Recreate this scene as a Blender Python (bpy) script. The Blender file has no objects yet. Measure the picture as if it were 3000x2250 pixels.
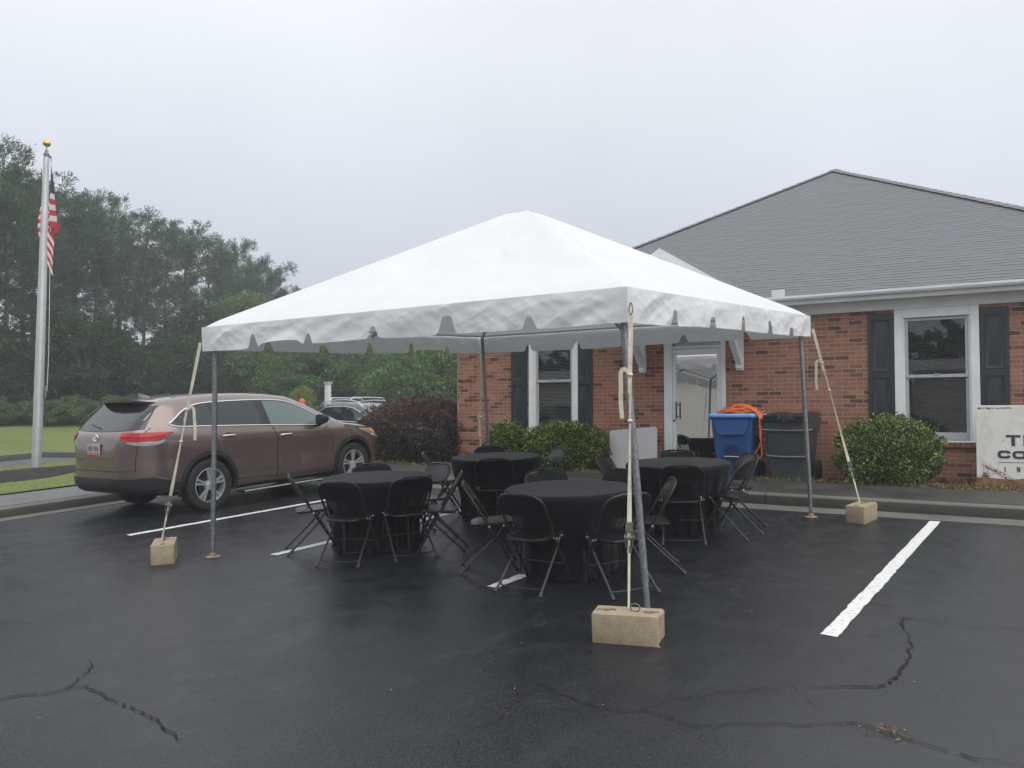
import bpy, math, random
import numpy as np
from mathutils import Vector, Matrix
from mathutils.bvhtree import BVHTree
from mathutils import noise as MN
R_ = math.radians
rnd = random.Random(7)
SC = bpy.context.scene
COL = SC.collection

# ------------------------------------------------------------------ camera
cam_d = bpy.data.cameras.new('camera')
cam = bpy.data.objects.new('camera', cam_d)
COL.objects.link(cam)
cam_d.sensor_width = 36.0
cam_d.lens = 29.13
cam_d.clip_start = 0.05
cam_d.clip_end = 2000.0
_yaw, _pit = R_(57.5155), R_(1.982)
_f = Vector((math.sin(_yaw) * math.cos(_pit), math.cos(_yaw) * math.cos(_pit), math.sin(_pit)))
_r = Vector((math.cos(_yaw), -math.sin(_yaw), 0))
_u = _r.cross(_f)
cam.matrix_world = Matrix(((_r.x, _u.x, -_f.x, -7.8573), (_r.y, _u.y, -_f.y, -4.7185),
                           (_r.z, _u.z, -_f.z, 1.3476), (0, 0, 0, 1)))
SC.camera = cam
# the parking lot slopes gently up to the building: lot axes in world axes
LOT = Matrix(((.99805, .03171, -.05379, 0), (-.03158, .9995, .00322, 0), (.05386, -.00152, .99855, 0), (0, 0, 0, 1)))

# ------------------------------------------------------------------ sky
world = bpy.data.worlds.new('World')
SC.world = world
world.use_nodes = True
wn, wl = world.node_tree.nodes, world.node_tree.links
wn.clear()
w_out = wn.new('ShaderNodeOutputWorld')
w_bg = wn.new('ShaderNodeBackground')
w_sky = wn.new('ShaderNodeTexSky')
w_sky.sky_type = 'NISHITA'
w_sky.sun_disc = False
SUN_EL, SUN_AZ = R_(48), R_(200)
w_sky.sun_elevation = SUN_EL
w_sky.sun_rotation = SUN_AZ
w_bg.inputs['Strength'].default_value = 0.1
w_tc = wn.new('ShaderNodeTexCoord')
w_sep = wn.new('ShaderNodeSeparateXYZ')
wl.new(w_tc.outputs['Generated'], w_sep.inputs[0])
w_ramp = wn.new('ShaderNodeValToRGB')          # cloud deck: paler and brighter overhead
e = w_ramp.color_ramp.elements
e[0].position = 0.0; e[0].color = (.455, .485, .555, 1)
e[1].position = 1.0; e[1].color = (.98, 1.01, 1.04, 1)
for p_, c_ in ((.15, (.455, .480, .540, 1)), (.28, (.535, .558, .605, 1)), (.44, (.65, .668, .70, 1)), (.62, (.80, .83, .87, 1))):
    q_ = w_ramp.color_ramp.elements.new(p_); q_.color = c_
wl.new(w_sep.outputs['Z'], w_ramp.inputs[0])
w_no = wn.new('ShaderNodeTexNoise')
w_no.inputs['Scale'].default_value = 1.6
w_no.inputs['Detail'].default_value = 4.0
w_no.inputs['Roughness'].default_value = .5
wl.new(w_tc.outputs['Generated'], w_no.inputs['Vector'])
w_mr = wn.new('ShaderNodeMapRange')
w_mr.inputs['From Min'].default_value = .3; w_mr.inputs['From Max'].default_value = .7
w_mr.inputs['To Min'].default_value = 9.6; w_mr.inputs['To Max'].default_value = 11.4
wl.new(w_no.outputs['Fac'], w_mr.inputs[0])
w_mul = wn.new('ShaderNodeVectorMath'); w_mul.operation = 'SCALE'
wl.new(w_ramp.outputs[0], w_mul.inputs[0]); wl.new(w_mr.outputs[0], w_mul.inputs['Scale'])
w_mix = wn.new('ShaderNodeMix'); w_mix.data_type = 'RGBA'
w_mix.inputs['Factor'].default_value = .95
wl.new(w_sky.outputs[0], w_mix.inputs[6]); wl.new(w_mul.outputs[0], w_mix.inputs[7])
wl.new(w_mix.outputs[2], w_bg.inputs['Color'])
wl.new(w_bg.outputs[0], w_out.inputs['Surface'])

sun_d = bpy.data.lights.new('sun', 'SUN')
sun = bpy.data.objects.new('sun', sun_d)
COL.objects.link(sun)
sun_d.energy = 1.35
sun_d.angle = R_(75)
sun_d.color = (1.0, .97, .93)
_sd = Vector((math.sin(SUN_AZ) * math.cos(SUN_EL), math.cos(SUN_AZ) * math.cos(SUN_EL), math.sin(SUN_EL)))
sun.rotation_euler = _sd.to_track_quat('Z', 'Y').to_euler()

SC.view_settings.view_transform = 'Standard'
SC.view_settings.look = 'None'
SC.view_settings.exposure = 0.5
SC.view_settings.gamma = 1.0
SC.view_settings.use_curve_mapping = False


# ------------------------------------------------------------------ materials
def lin(*c):
    """sRGB 0-255 to linear"""
    return tuple(((v / 255) / 12.92 if v / 255 <= .04045 else ((v / 255 + .055) / 1.055) ** 2.4) for v in c)


class Mat:
    def __init__(s, name, col=(.5, .5, .5), rough=.6, metal=0.0, spec=.5, coat=0.0):
        s.m = bpy.data.materials.new(name)
        s.m.use_nodes = True
        s.n, s.l = s.m.node_tree.nodes, s.m.node_tree.links
        s.b = s.n['Principled BSDF']
        s.set('Base Color', (*col, 1)); s.set('Roughness', rough); s.set('Metallic', metal)
        s.set('Specular IOR Level', spec)
        if coat: s.set('Coat Weight', coat); s.set('Coat Roughness', .05)

    def set(s, k, v): s.b.inputs[k].default_value = v

    def nd(s, t, **kw):
        n = s.n.new(t)
        for k, v in kw.items():
            if k in n.inputs: n.inputs[k].default_value = v
            else: setattr(n, k, v)
        return n

    def obj(s):
        if not hasattr(s, '_o'): s._o = s.nd('ShaderNodeTexCoord')
        return s._o.outputs['Object']

    def noise(s, scale, detail=4, rough=.55, vec=None, stretch=None):
        n = s.nd('ShaderNodeTexNoise', Scale=scale, Detail=detail, Roughness=rough)
        v = vec or s.obj()
        if stretch:
            mp = s.nd('ShaderNodeMapping'); mp.inputs['Scale'].default_value = stretch
            s.l.new(v, mp.inputs[0]); v = mp.outputs[0]
        s.l.new(v, n.inputs['Vector'])
        return n.outputs['Fac']

    def ramp(s, fac, stops):
        r = s.nd('ShaderNodeValToRGB')
        el = r.color_ramp.elements
        while len(el) < len(stops): el.new(.5)
        for e_, (p, c) in zip(el, stops):
            e_.position = p; e_.color = (*c, 1) if len(c) == 3 else c
        s.l.new(fac, r.inputs[0])
        return r.outputs[0]

    def mix(s, fac, a, b, mode='MIX'):
        m = s.nd('ShaderNodeMix', data_type='RGBA', blend_type=mode)
        for sock, v in ((m.inputs[0], fac), (m.inputs[6], a), (m.inputs[7], b)):
            if hasattr(v, 'is_output'): s.l.new(v, sock)
            elif isinstance(v, tuple): sock.default_value = (*v, 1) if len(v) == 3 else v
            else: sock.default_value = v
        return m.outputs[2]

    def map(s, v, a, b, c, d):
        m = s.nd('ShaderNodeMapRange')
        for k, x in zip(('From Min', 'From Max', 'To Min', 'To Max'), (a, b, c, d)): m.inputs[k].default_value = x
        s.l.new(v, m.inputs[0])
        return m.outputs[0]

    def col(s, v): s.l.new(v, s.b.inputs['Base Color']); return s

    def rgh(s, v): s.l.new(v, s.b.inputs['Roughness']); return s

    def bump(s, h, strength=.3, dist=.01, prev=None):
        b = s.nd('ShaderNodeBump', Strength=strength, Distance=dist)
        s.l.new(h, b.inputs['Height'])
        if prev: s.l.new(prev, b.inputs['Normal'])
        s.l.new(b.outputs[0], s.b.inputs['Normal'])
        return b.outputs[0]

    def rnd_island(s):
        g = s.nd('ShaderNodeNewGeometry')
        return g.outputs['Random Per Island']


def noisy(name, c, rough=.6, amt=.15, scale=8, bump=0.0, bscale=60, metal=0.0, spec=.5, detail=4, bd=.004):
    m = Mat(name, c, rough, metal, spec)
    lo = tuple(max(0, x * (1 - amt)) for x in c); hi = tuple(min(1, x * (1 + amt)) for x in c)
    m.col(m.ramp(m.noise(scale, detail), [(.3, lo), (.7, hi)]))
    if bump: m.bump(m.noise(bscale, 3), bump, bd)
    return m


M = {}
# asphalt: dark sealed tarmac, damp, worn paler in patches
a = Mat('asphalt', rough=.45, spec=.42)
big = a.noise(.45, 5, .6); mid = a.noise(3.2, 4, .6); fine = a.noise(95, 2, .6); grit = a.noise(46, 3, .7)
c0 = a.ramp(big, [(.32, (.0042, .0046, .0064)), (.52, (.0070, .0077, .0104)), (.70, (.0160, .0172, .0215))])
c0 = a.mix(a.map(mid, .47, .75, 0, .55), c0, (.024, .025, .028))
c0 = a.mix(a.map(fine, .55, .68, 0, .9), c0, (.062, .065, .076)); c0 = a.mix(a.map(grit, .56, .68, 0, .75), c0, (.003, .003, .004)); c0 = a.mix(a.map(a.noise(62, 2, .6), .58, .68, 0, .7), c0, (.052, .054, .062))
asx = a.nd('ShaderNodeSeparateXYZ'); a.l.new(a.obj(), asx.inputs[0])      # greyer, paler tone toward the right-hand bays
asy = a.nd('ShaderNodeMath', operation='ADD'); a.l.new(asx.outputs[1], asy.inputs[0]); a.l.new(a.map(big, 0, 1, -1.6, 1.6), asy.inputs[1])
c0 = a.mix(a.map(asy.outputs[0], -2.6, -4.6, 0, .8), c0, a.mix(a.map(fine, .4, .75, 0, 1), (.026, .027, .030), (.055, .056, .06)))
sm = a.noise(1.5, 6, .62, stretch=(1, 2.6, 1))
c0 = a.mix(a.map(sm, .56, .70, 0, .55), c0, (.030, .032, .037))
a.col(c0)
a.rgh(a.map(mid, .3, .7, .30, .46))
h1 = a.bump(grit, .38, .005); a.bump(fine, .3, .0025, h1)
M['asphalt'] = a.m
M['crack'] = noisy('crack_filling', (.006, .006, .006), .95, .5, 30, .4).m
M['worn'] = noisy('worn_asphalt', (.022, .023, .026), .55, .4, 18, .6, 120).m
M['drive'] = noisy('pale_drive_asphalt', (.085, .090, .102), .7, .2, 3, .3, 90).m
p = Mat('road_paint', rough=.55)
pw = p.noise(26, 5, .65)
p.col(p.ramp(pw, [(.34, (.40, .40, .40)), (.46, (.74, .74, .72)), (1, (.84, .84, .82))]))
p.bump(p.noise(150, 2), .3, .003)
M['paint'] = p.m


def concrete(name, c, wet=.3, rough=.75):
    m = Mat(name, c, rough)
    n1 = m.noise(1.3, 6, .65); n2 = m.noise(22, 5, .7); n3 = m.noise(190, 2)
    cc = m.ramp(n1, [(.3, tuple(x * .70 for x in c)), (.55, c), (.75, tuple(min(1, x * 1.22) for x in c))])
    cc = m.mix(m.map(n2, .35, .7, .0, .45), cc, tuple(x * .62 for x in c))
    cc = m.mix(m.map(n3, .55, .75, .0, .3), cc, tuple(min(1, x * 1.5) for x in c))
    m.col(cc); m.rgh(m.map(n1, .3, .7, rough - wet, rough + .1))
    h = m.bump(n2, .35, .006); m.bump(n3, .3, .002, h)
    return m.m


M['walk_wet'] = concrete('wet_concrete', (.052, .051, .047), .25, .62)
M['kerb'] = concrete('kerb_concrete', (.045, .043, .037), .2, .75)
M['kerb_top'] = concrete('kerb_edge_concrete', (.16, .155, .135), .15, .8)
M['gutter'] = concrete('gutter_concrete', (.15, .14, .125), .15, .8)
M['walk_dry'] = concrete('pale_concrete', (.145, .145, .147), .2, .75)
g = Mat('lawn', rough=.9, spec=.2)
n1 = g.noise(.35, 5, .6); n2 = g.noise(5, 5, .7); n3 = g.noise(45, 3, .7)
gc = g.ramp(n1, [(.3, (.150, .190, .052)), (.55, (.195, .232, .072)), (.75, (.240, .262, .098))])
gc = g.mix(g.map(n2, .4, .7, 0, .5), gc, (.125, .130, .045))
gc = g.mix(g.map(n3, .45, .7, 0, .6), gc, (.07, .10, .022))
g.col(gc); g.bump(n3, .8, .03)
M['lawn'] = g.m
M['soil'] = noisy('leaf_strewn_soil', (.105, .085, .048), .95, .5, 14, .9, 50, bd=.02).m
mu = Mat('mulch', rough=.95)
mu.col(mu.ramp(mu.noise(30, 5, .75), [(.3, (.012, .010, .009)), (.6, (.035, .028, .024)), (.8, (.075, .06, .05))]))
mu.bump(mu.noise(40, 4, .7), 1, .05)
M['mulch'] = mu.m

# brick: running bond on the wall plane (y, z); every brick its own tone
def brick_mat(name, axis):
    b = Mat(name, rough=.85, spec=.3)
    sx = b.nd('ShaderNodeSeparateXYZ'); b.l.new(b.obj(), sx.inputs[0])
    cb = b.nd('ShaderNodeCombineXYZ')
    b.l.new(sx.outputs[axis], cb.inputs[0]); b.l.new(sx.outputs[2], cb.inputs[1])
    jit = b.nd('ShaderNodeVectorMath', operation='ADD')
    jn = b.nd('ShaderNodeTexNoise', Scale=9.0, Detail=2.0)
    b.l.new(b.obj(), jn.inputs['Vector'])
    js = b.nd('ShaderNodeVectorMath', operation='SCALE'); js.inputs['Scale'].default_value = .008
    b.l.new(jn.outputs['Color'], js.inputs[0])
    b.l.new(cb.outputs[0], jit.inputs[0]); b.l.new(js.outputs[0], jit.inputs[1])
    bt = b.nd('ShaderNodeTexBrick', offset=.5, squash=1.0)
    for k, v in (('Scale', 1.0), ('Mortar Size', .0052), ('Mortar Smooth', .25), ('Bias', 0.0), ('Brick Width', .198), ('Row Height', .0645)):
        bt.inputs[k].default_value = v
    bt.inputs['Color1'].default_value = (0, 0, 0, 1); bt.inputs['Color2'].default_value = (1, 1, 1, 1)
    bt.inputs['Mortar'].default_value = (.5, .5, .5, 1)
    b.l.new(jit.outputs[0], bt.inputs['Vector'])
    tone = b.ramp(bt.outputs['Color'], [(.0, (.085, .046, .036)), (.12, (.130, .062, .045)), (.20, (.270, .121, .080)),
                                        (.5, (.340, .152, .098)), (.8, (.40, .190, .125)), (1, (.30, .132, .086))])
    stain = b.noise(2.2, 5, .6)
    tone = b.mix(b.map(stain, .35, .75, 0, .45), tone, (.21, .10, .075))
    speck = b.noise(70, 4, .7)
    tone = b.mix(b.map(speck, .5, .8, 0, .5), tone, (.16, .08, .062))
    mort = b.mix(b.noise(30, 3), (.31, .25, .195), (.43, .36, .28))
    b.col(b.mix(bt.outputs['Fac'], tone, mort))
    inv = b.map(bt.outputs['Fac'], 0, 1, 1, 0)
    h = b.bump(inv, .7, .006); b.bump(speck, .35, .004, h)
    return b.m


M['brick'] = brick_mat('red_brick', 1)
M['brick_side'] = brick_mat('red_brick_side', 0)
M['rowlock'] = noisy('rowlock_brick', (.27, .12, .085), .85, .5, 9, .4, 70).m
M['white_trim'] = noisy('white_painted_trim', (.77, .785, .78), .45, .06, 4, .05).m
M['soffit'] = noisy('painted_soffit', (.80, .795, .76), .6, .06, 3).m
M['gutter_metal'] = noisy('white_gutter_metal', (.72, .74, .73), .35, .06, 2.5).m
M['frame_grey'] = noisy('grey_sash', (.42, .44, .45), .4, .06, 5).m
M['door_frame'] = noisy('aluminium_door_frame', (.70, .735, .735), .4, .05, 3, metal=.1).m
M['shutter'] = noisy('black_shutter', (.022, .026, .034), .42, .15, 6, .08, 40).m
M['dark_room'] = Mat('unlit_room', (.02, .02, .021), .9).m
M['blind'] = Mat('blind_slats', (.55, .56, .55), .6).m
M['blind_dim'] = Mat('shaded_blind_slats', (.10, .10, .10), .6).m  # slats darkened in colour for the shade in the right window


def glass_mat(name, tint, refl, rough=.01):
    m = Mat(name)
    n, l = m.n, m.l
    n.remove(m.b)
    out = [x for x in n if x.type == 'OUTPUT_MATERIAL'][0]
    tr = n.new('ShaderNodeBsdfTransparent'); tr.inputs[0].default_value = (*tint, 1)
    gl = n.new('ShaderNodeBsdfGlossy'); gl.inputs['Roughness'].default_value = rough; gl.inputs['Color'].default_value = (.95, .93, .92, 1)
    fr = n.new('ShaderNodeFresnel'); fr.inputs['IOR'].default_value = 1.5
    ad = n.new('ShaderNodeMath'); ad.operation = 'ADD'; ad.use_clamp = True; ad.inputs[1].default_value = refl
    l.new(fr.outputs[0], ad.inputs[0])
    mx = n.new('ShaderNodeMixShader')
    l.new(ad.outputs[0], mx.inputs[0]); l.new(tr.outputs[0], mx.inputs[1]); l.new(gl.outputs[0], mx.inputs[2])
    l.new(mx.outputs[0], out.inputs['Surface'])
    return m.m


M['win_glass'] = glass_mat('window_glass', (.62, .66, .66), .06)
M['door_glass'] = glass_mat('mirrored_door_glass', (.25, .25, .26), .62)

s = Mat('asphalt_shingle', rough=.85, spec=.3)
uv = s.nd('ShaderNodeUVMap'); uv.uv_map = 'UVMap'
wob = s.nd('ShaderNodeTexNoise', Scale=1.1, Detail=2.0); s.l.new(uv.outputs[0], wob.inputs['Vector'])
ws = s.nd('ShaderNodeVectorMath', operation='SCALE'); ws.inputs['Scale'].default_value = .05
s.l.new(wob.outputs['Color'], ws.inputs[0])
wa = s.nd('ShaderNodeVectorMath', operation='ADD'); s.l.new(uv.outputs[0], wa.inputs[0]); s.l.new(ws.outputs[0], wa.inputs[1])
bt = s.nd('ShaderNodeTexBrick', offset=.37, offset_frequency=2)
for k, v in (('Scale', 1.0), ('Mortar Size', .006), ('Mortar Smooth', .1), ('Bias', 0), ('Brick Width', .25), ('Row Height', .105)):
    bt.inputs[k].default_value = v
bt.inputs['Color1'].default_value = (0, 0, 0, 1); bt.inputs['Color2'].default_value = (1, 1, 1, 1); bt.inputs['Mortar'].default_value = (.5, .5, .5, 1)
s.l.new(wa.outputs[0], bt.inputs['Vector'])
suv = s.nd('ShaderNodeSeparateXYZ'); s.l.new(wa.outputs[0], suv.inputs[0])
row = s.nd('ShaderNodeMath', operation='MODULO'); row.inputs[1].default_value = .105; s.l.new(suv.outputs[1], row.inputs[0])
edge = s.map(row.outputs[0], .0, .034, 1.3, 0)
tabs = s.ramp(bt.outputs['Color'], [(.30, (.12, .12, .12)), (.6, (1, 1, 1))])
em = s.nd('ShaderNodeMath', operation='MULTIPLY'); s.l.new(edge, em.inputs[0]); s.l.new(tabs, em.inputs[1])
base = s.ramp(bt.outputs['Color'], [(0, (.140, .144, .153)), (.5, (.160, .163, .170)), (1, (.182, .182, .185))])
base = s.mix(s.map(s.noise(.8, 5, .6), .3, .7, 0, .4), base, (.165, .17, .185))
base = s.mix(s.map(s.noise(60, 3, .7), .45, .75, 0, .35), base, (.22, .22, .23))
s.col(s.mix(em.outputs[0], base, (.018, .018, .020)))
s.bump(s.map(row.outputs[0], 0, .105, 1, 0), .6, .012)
M['shingle'] = s.m

# tent vinyl
t = Mat('white_vinyl', (.80, .805, .81), .42, spec=.35)
tn1 = t.noise(1.7, 4, .6); tn2 = t.noise(7, 4, .6, stretch=(1, 1, 1)); tn3 = t.noise(22, 3, .6)
t.col(t.ramp(tn1, [(.25, (.755, .762, .768)), (.7, (.81, .813, .815))]))
h = t.bump(tn1, .25, .05); h = t.bump(tn3, .12, .006, h)
vr = t.nd('ShaderNodeTexNoise', Scale=3.4, Detail=5.0, Roughness=.55); vr.noise_type = 'RIDGED_MULTIFRACTAL'; t.l.new(t.obj(), vr.inputs['Vector']); t.bump(vr.outputs['Fac'], .45, .016, h)
tl = t.nd('ShaderNodeBsdfTranslucent'); tl.inputs[0].default_value = (.80, .82, .84, 1)
ms = t.nd('ShaderNodeMixShader'); ms.inputs[0].default_value = .16
out = [x for x in t.n if x.type == 'OUTPUT_MATERIAL'][0]
t.l.new(t.b.outputs[0], ms.inputs[1]); t.l.new(tl.outputs[0], ms.inputs[2]); t.l.new(ms.outputs[0], out.inputs['Surface'])
M['vinyl'] = t.m
gv = Mat('galvanised_steel', (.27, .28, .29), .48, .75)
gv.col(gv.ramp(gv.noise(30, 5, .7), [(.3, (.17, .18, .19)), (.7, (.36, .37, .38))])); gv.rgh(gv.map(gv.noise(12), .3, .7, .38, .6))
M['galv'] = gv.m
M['rust'] = noisy('rusty_steel', (.30, .215, .135), .8, .4, 20, .3).m
M['webbing'] = noisy('cream_webbing', (.60, .56, .44), .8, .18, 14, .3, 200).m
M['steel'] = noisy('worn_steel', (.20, .19, .16), .42, .4, 40, metal=.8).m
cb = Mat('concrete_block', rough=.92, spec=.2)
k1 = cb.noise(9, 5, .7); k2 = cb.noise(75, 4, .75)
kc = cb.ramp(k1, [(.3, (.30, .245, .165)), (.6, (.40, .33, .225)), (.8, (.47, .40, .29))])
cb.col(cb.mix(cb.map(k2, .5, .75, 0, .55), kc, (.22, .17, .115)))
hh = cb.bump(k2, .8, .006); cb.bump(k1, .4, .01, hh)
M['block'] = cb.m
cl = Mat('black_cloth', (.0125, .0125, .0145), .85, spec=.25)
cl.set('Sheen Weight', .12); cl.set('Sheen Roughness', .4)
cl.col(cl.ramp(cl.noise(14, 4), [(.3, (.0055, .0055, .0068)), (.7, (.0095, .0095, .011))]))
cl.bump(cl.noise(500, 2), .15, .001)
M['cloth'] = cl.m
M['chair_plastic'] = noisy('black_chair_plastic', (.008, .008, .009), .30, .25, 20, .12, 160).m
M['chair_metal'] = noisy('black_chair_tube', (.020, .020, .021), .28, .3, 25).m
M['cap'] = Mat('grey_foot_cap', (.05, .05, .052), .6).m
M['chrome'] = Mat('chrome', (.86, .87, .88), .32, .75).m
M['silver'] = noisy('brushed_silver', (.70, .71, .72), .30, .05, 10, metal=.7).m
M['rubber'] = noisy('tyre_rubber', (.018, .018, .019), .72, .3, 18, .15, 80).m
M['black_plastic'] = noisy('black_plastic', (.017, .017, .018), .48, .2, 14, .1, 140).m


def car_paint(name, c, flake):
    m = Mat(name, c, .26, .65, .5, 1.0)
    f = m.noise(900, 1, .5)
    m.col(m.mix(m.map(f, .5, .75, 0, .5), c, flake))
    m.set('Coat Roughness', .03)
    return m.m


M['bronze'] = car_paint('bronze_car_paint', (.190, .140, .130), (.32, .25, .23))
M['slate'] = car_paint('slate_car_paint', (.045, .048, .058), (.10, .105, .12))
M['dark_car'] = car_paint('dark_car_paint', (.05, .055, .06), (.09, .1, .1))
M['car_glass'] = Mat('tinted_car_glass', (.016, .018, .020), .04, 0, .7).m
M['lit_glass'] = Mat('lit_green_car_glass', (.10, .145, .135), .04, 0, .8).m  # opaque; green tint with daylight through the cabin painted into it
M['screen_glass'] = Mat('windscreen_glass', (.06, .075, .075), .03, 0, .9).m
M['tail'] = Mat('red_lens', (.50, .012, .016), .22, 0, .4, .3).m
M['lens'] = Mat('clear_lens', (.34, .35, .36), .12, .2, .6, 1.0).m
M['amber'] = Mat('amber_lens', (.62, .17, .03), .15, 0, .6, 1.0).m
M['plate'] = noisy('number_plate', (.42, .36, .36), .5, .2, 14).m
M['plate_pink'] = noisy('plate_pink_band', (.50, .14, .15), .5, .35, 30).m
M['plate_marks'] = Mat('plate_marks', (.08, .07, .08), .5).m
M['bin_blue'] = noisy('blue_bin_plastic', (.022, .085, .26), .5, .12, 5, .12, 120).m
M['lid_blue'] = noisy('pale_blue_lid', (.15, .40, .78), .45, .1, 5).m
M['bin_grey'] = noisy('charcoal_bin_plastic', (.048, .054, .058), .42, .2, 4, .15, 120).m
M['orange'] = noisy('orange_cord_sheath', (.85, .19, .045), .5, .12, 20).m
M['cord_pale'] = noisy('pale_table_plastic', (.46, .45, .45), .55, .05, 4, .1, 120).m
M['bark'] = noisy('pine_bark', (.075, .058, .048), .95, .4, 9, .8, 18, bd=.03).m
M['gold'] = Mat('gold_ball', (.75, .50, .14), .3, 1.0).m
M['pole'] = noisy('brushed_aluminium', (.55, .55, .55), .42, .08, 5, metal=.7).m
sg = Mat('weathered_white_board', rough=.6)
d1 = sg.noise(5, 6, .7); d2 = sg.noise(13, 6, .75)
sc_ = sg.ramp(d1, [(.30, (.60, .59, .54)), (.55, (.72, .71, .67)), (.75, (.66, .65, .60))])
sg.col(sg.mix(sg.map(d2, .61, .72, 0, .7), sc_, (.26, .20, .16)))
M['sign'] = sg.m
M['ink'] = noisy('faded_dark_lettering', (.045, .038, .048), .6, .5, 40).m
M['grime'] = noisy('brown_grime', (.17, .12, .10), .9, .6, 40).m
M['wood'] = noisy('rotten_wood', (.23, .125, .06), .9, .45, 12, .5, 40).m
M['white_wall'] = noisy('pale_pink_white_wall', (.66, .61, .60), .8, .06, .5).m
M['roof_plain'] = noisy('grey_sheet_roof', (.30, .30, .31), .7, .1, 1).m
M['red'] = noisy('red_cloth', (.55, .035, .05), .8, .1, 10).m
M['white_cloth'] = noisy('white_cloth', (.72, .70, .70), .8, .08, 10).m
M['navy'] = noisy('navy_cloth', (.03, .035, .08), .8, .1, 10).m
M['sticker_blue'] = Mat('blue_sticker', (.10, .17, .38), .5).m
M['sticker_red'] = Mat('red_sticker', (.55, .12, .12), .5).m


def leafy(name, stops, tint=None, rough=.65, zmix=None):
    m = Mat(name, stops[0][1], rough, spec=.18)
    c = m.ramp(m.rnd_island(), stops)
    if tint: c = m.mix(m.map(m.noise(tint[0], 3), .40, .65, 0, tint[1]), c, tint[2])
    if zmix:      # new growth of another colour on the top of the shrub
        sx = m.nd('ShaderNodeSeparateXYZ'); m.l.new(m.obj(), sx.inputs[0])
        ad = m.nd('ShaderNodeMath', operation='ADD'); m.l.new(sx.outputs[2], ad.inputs[0])
        m.l.new(m.map(m.noise(3.5, 3), 0, 1, -.45, .45), ad.inputs[1])
        c = m.mix(m.map(ad.outputs[0], zmix[0], zmix[1], 0, zmix[3]), c, m.ramp(m.rnd_island(), zmix[2]))
    m.col(c)
    tl = m.nd('ShaderNodeBsdfTranslucent'); m.l.new(c, tl.inputs[0])
    ms = m.nd('ShaderNodeMixShader'); ms.inputs[0].default_value = .25
    out = [x for x in m.n if x.type == 'OUTPUT_MATERIAL'][0]
    m.l.new(m.b.outputs[0], ms.inputs[1]); m.l.new(tl.outputs[0], ms.inputs[2]); m.l.new(ms.outputs[0], out.inputs['Surface'])
    return m.m


M['pine'] = leafy('pine_needles', [(0, (.050, .084, .046)), (.5, (.078, .124, .064)), (1, (.125, .175, .090))], (.9, .5, (.050, .088, .056)))
M['leaf_dark'] = leafy('dark_leaves', [(0, (.024, .044, .020)), (.6, (.046, .080, .033)), (1, (.085, .135, .052))], (.7, .6, (.022, .042, .022)))
M['leaf_mid'] = leafy('mid_leaves', [(0, (.075, .135, .048)), (.6, (.125, .21, .072)), (1, (.20, .30, .11))], (.6, .5, (.06, .11, .045)))
M['leaf_light'] = leafy('light_leaves', [(0, (.07, .12, .045)), (.6, (.11, .18, .065)), (1, (.16, .24, .09))])
M['leaf_yellow'] = leafy('yellow_green_leaves', [(0, (.15, .20, .04)), (1, (.26, .31, .08))])
M['box'] = leafy('holly_leaves', [(0, (.034, .068, .020)), (.45, (.075, .130, .034)), (.62, (.145, .205, .055)), (.8, (.31, .37, .11)), (1, (.50, .53, .20))])
M['purple'] = leafy('burgundy_leaves', [(0, (.036, .036, .029)), (.6, (.070, .066, .052)), (.9, (.115, .105, .080)), (1, (.16, .155, .095))], None, .5,
                    (.62, 1.15, [(0, (.075, .046, .044)), (.6, (.150, .092, .086)), (1, (.27, .185, .165))], .85))
M['litter'] = leafy('dry_leaves', [(0, (.11, .065, .03)), (.45, (.24, .15, .07)), (.8, (.36, .25, .12)), (1, (.13, .15, .05))])
M['drygrass'] = leafy('dry_grass', [(0, (.12, .13, .045)), (.5, (.25, .22, .09)), (1, (.36, .32, .15))])


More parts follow.
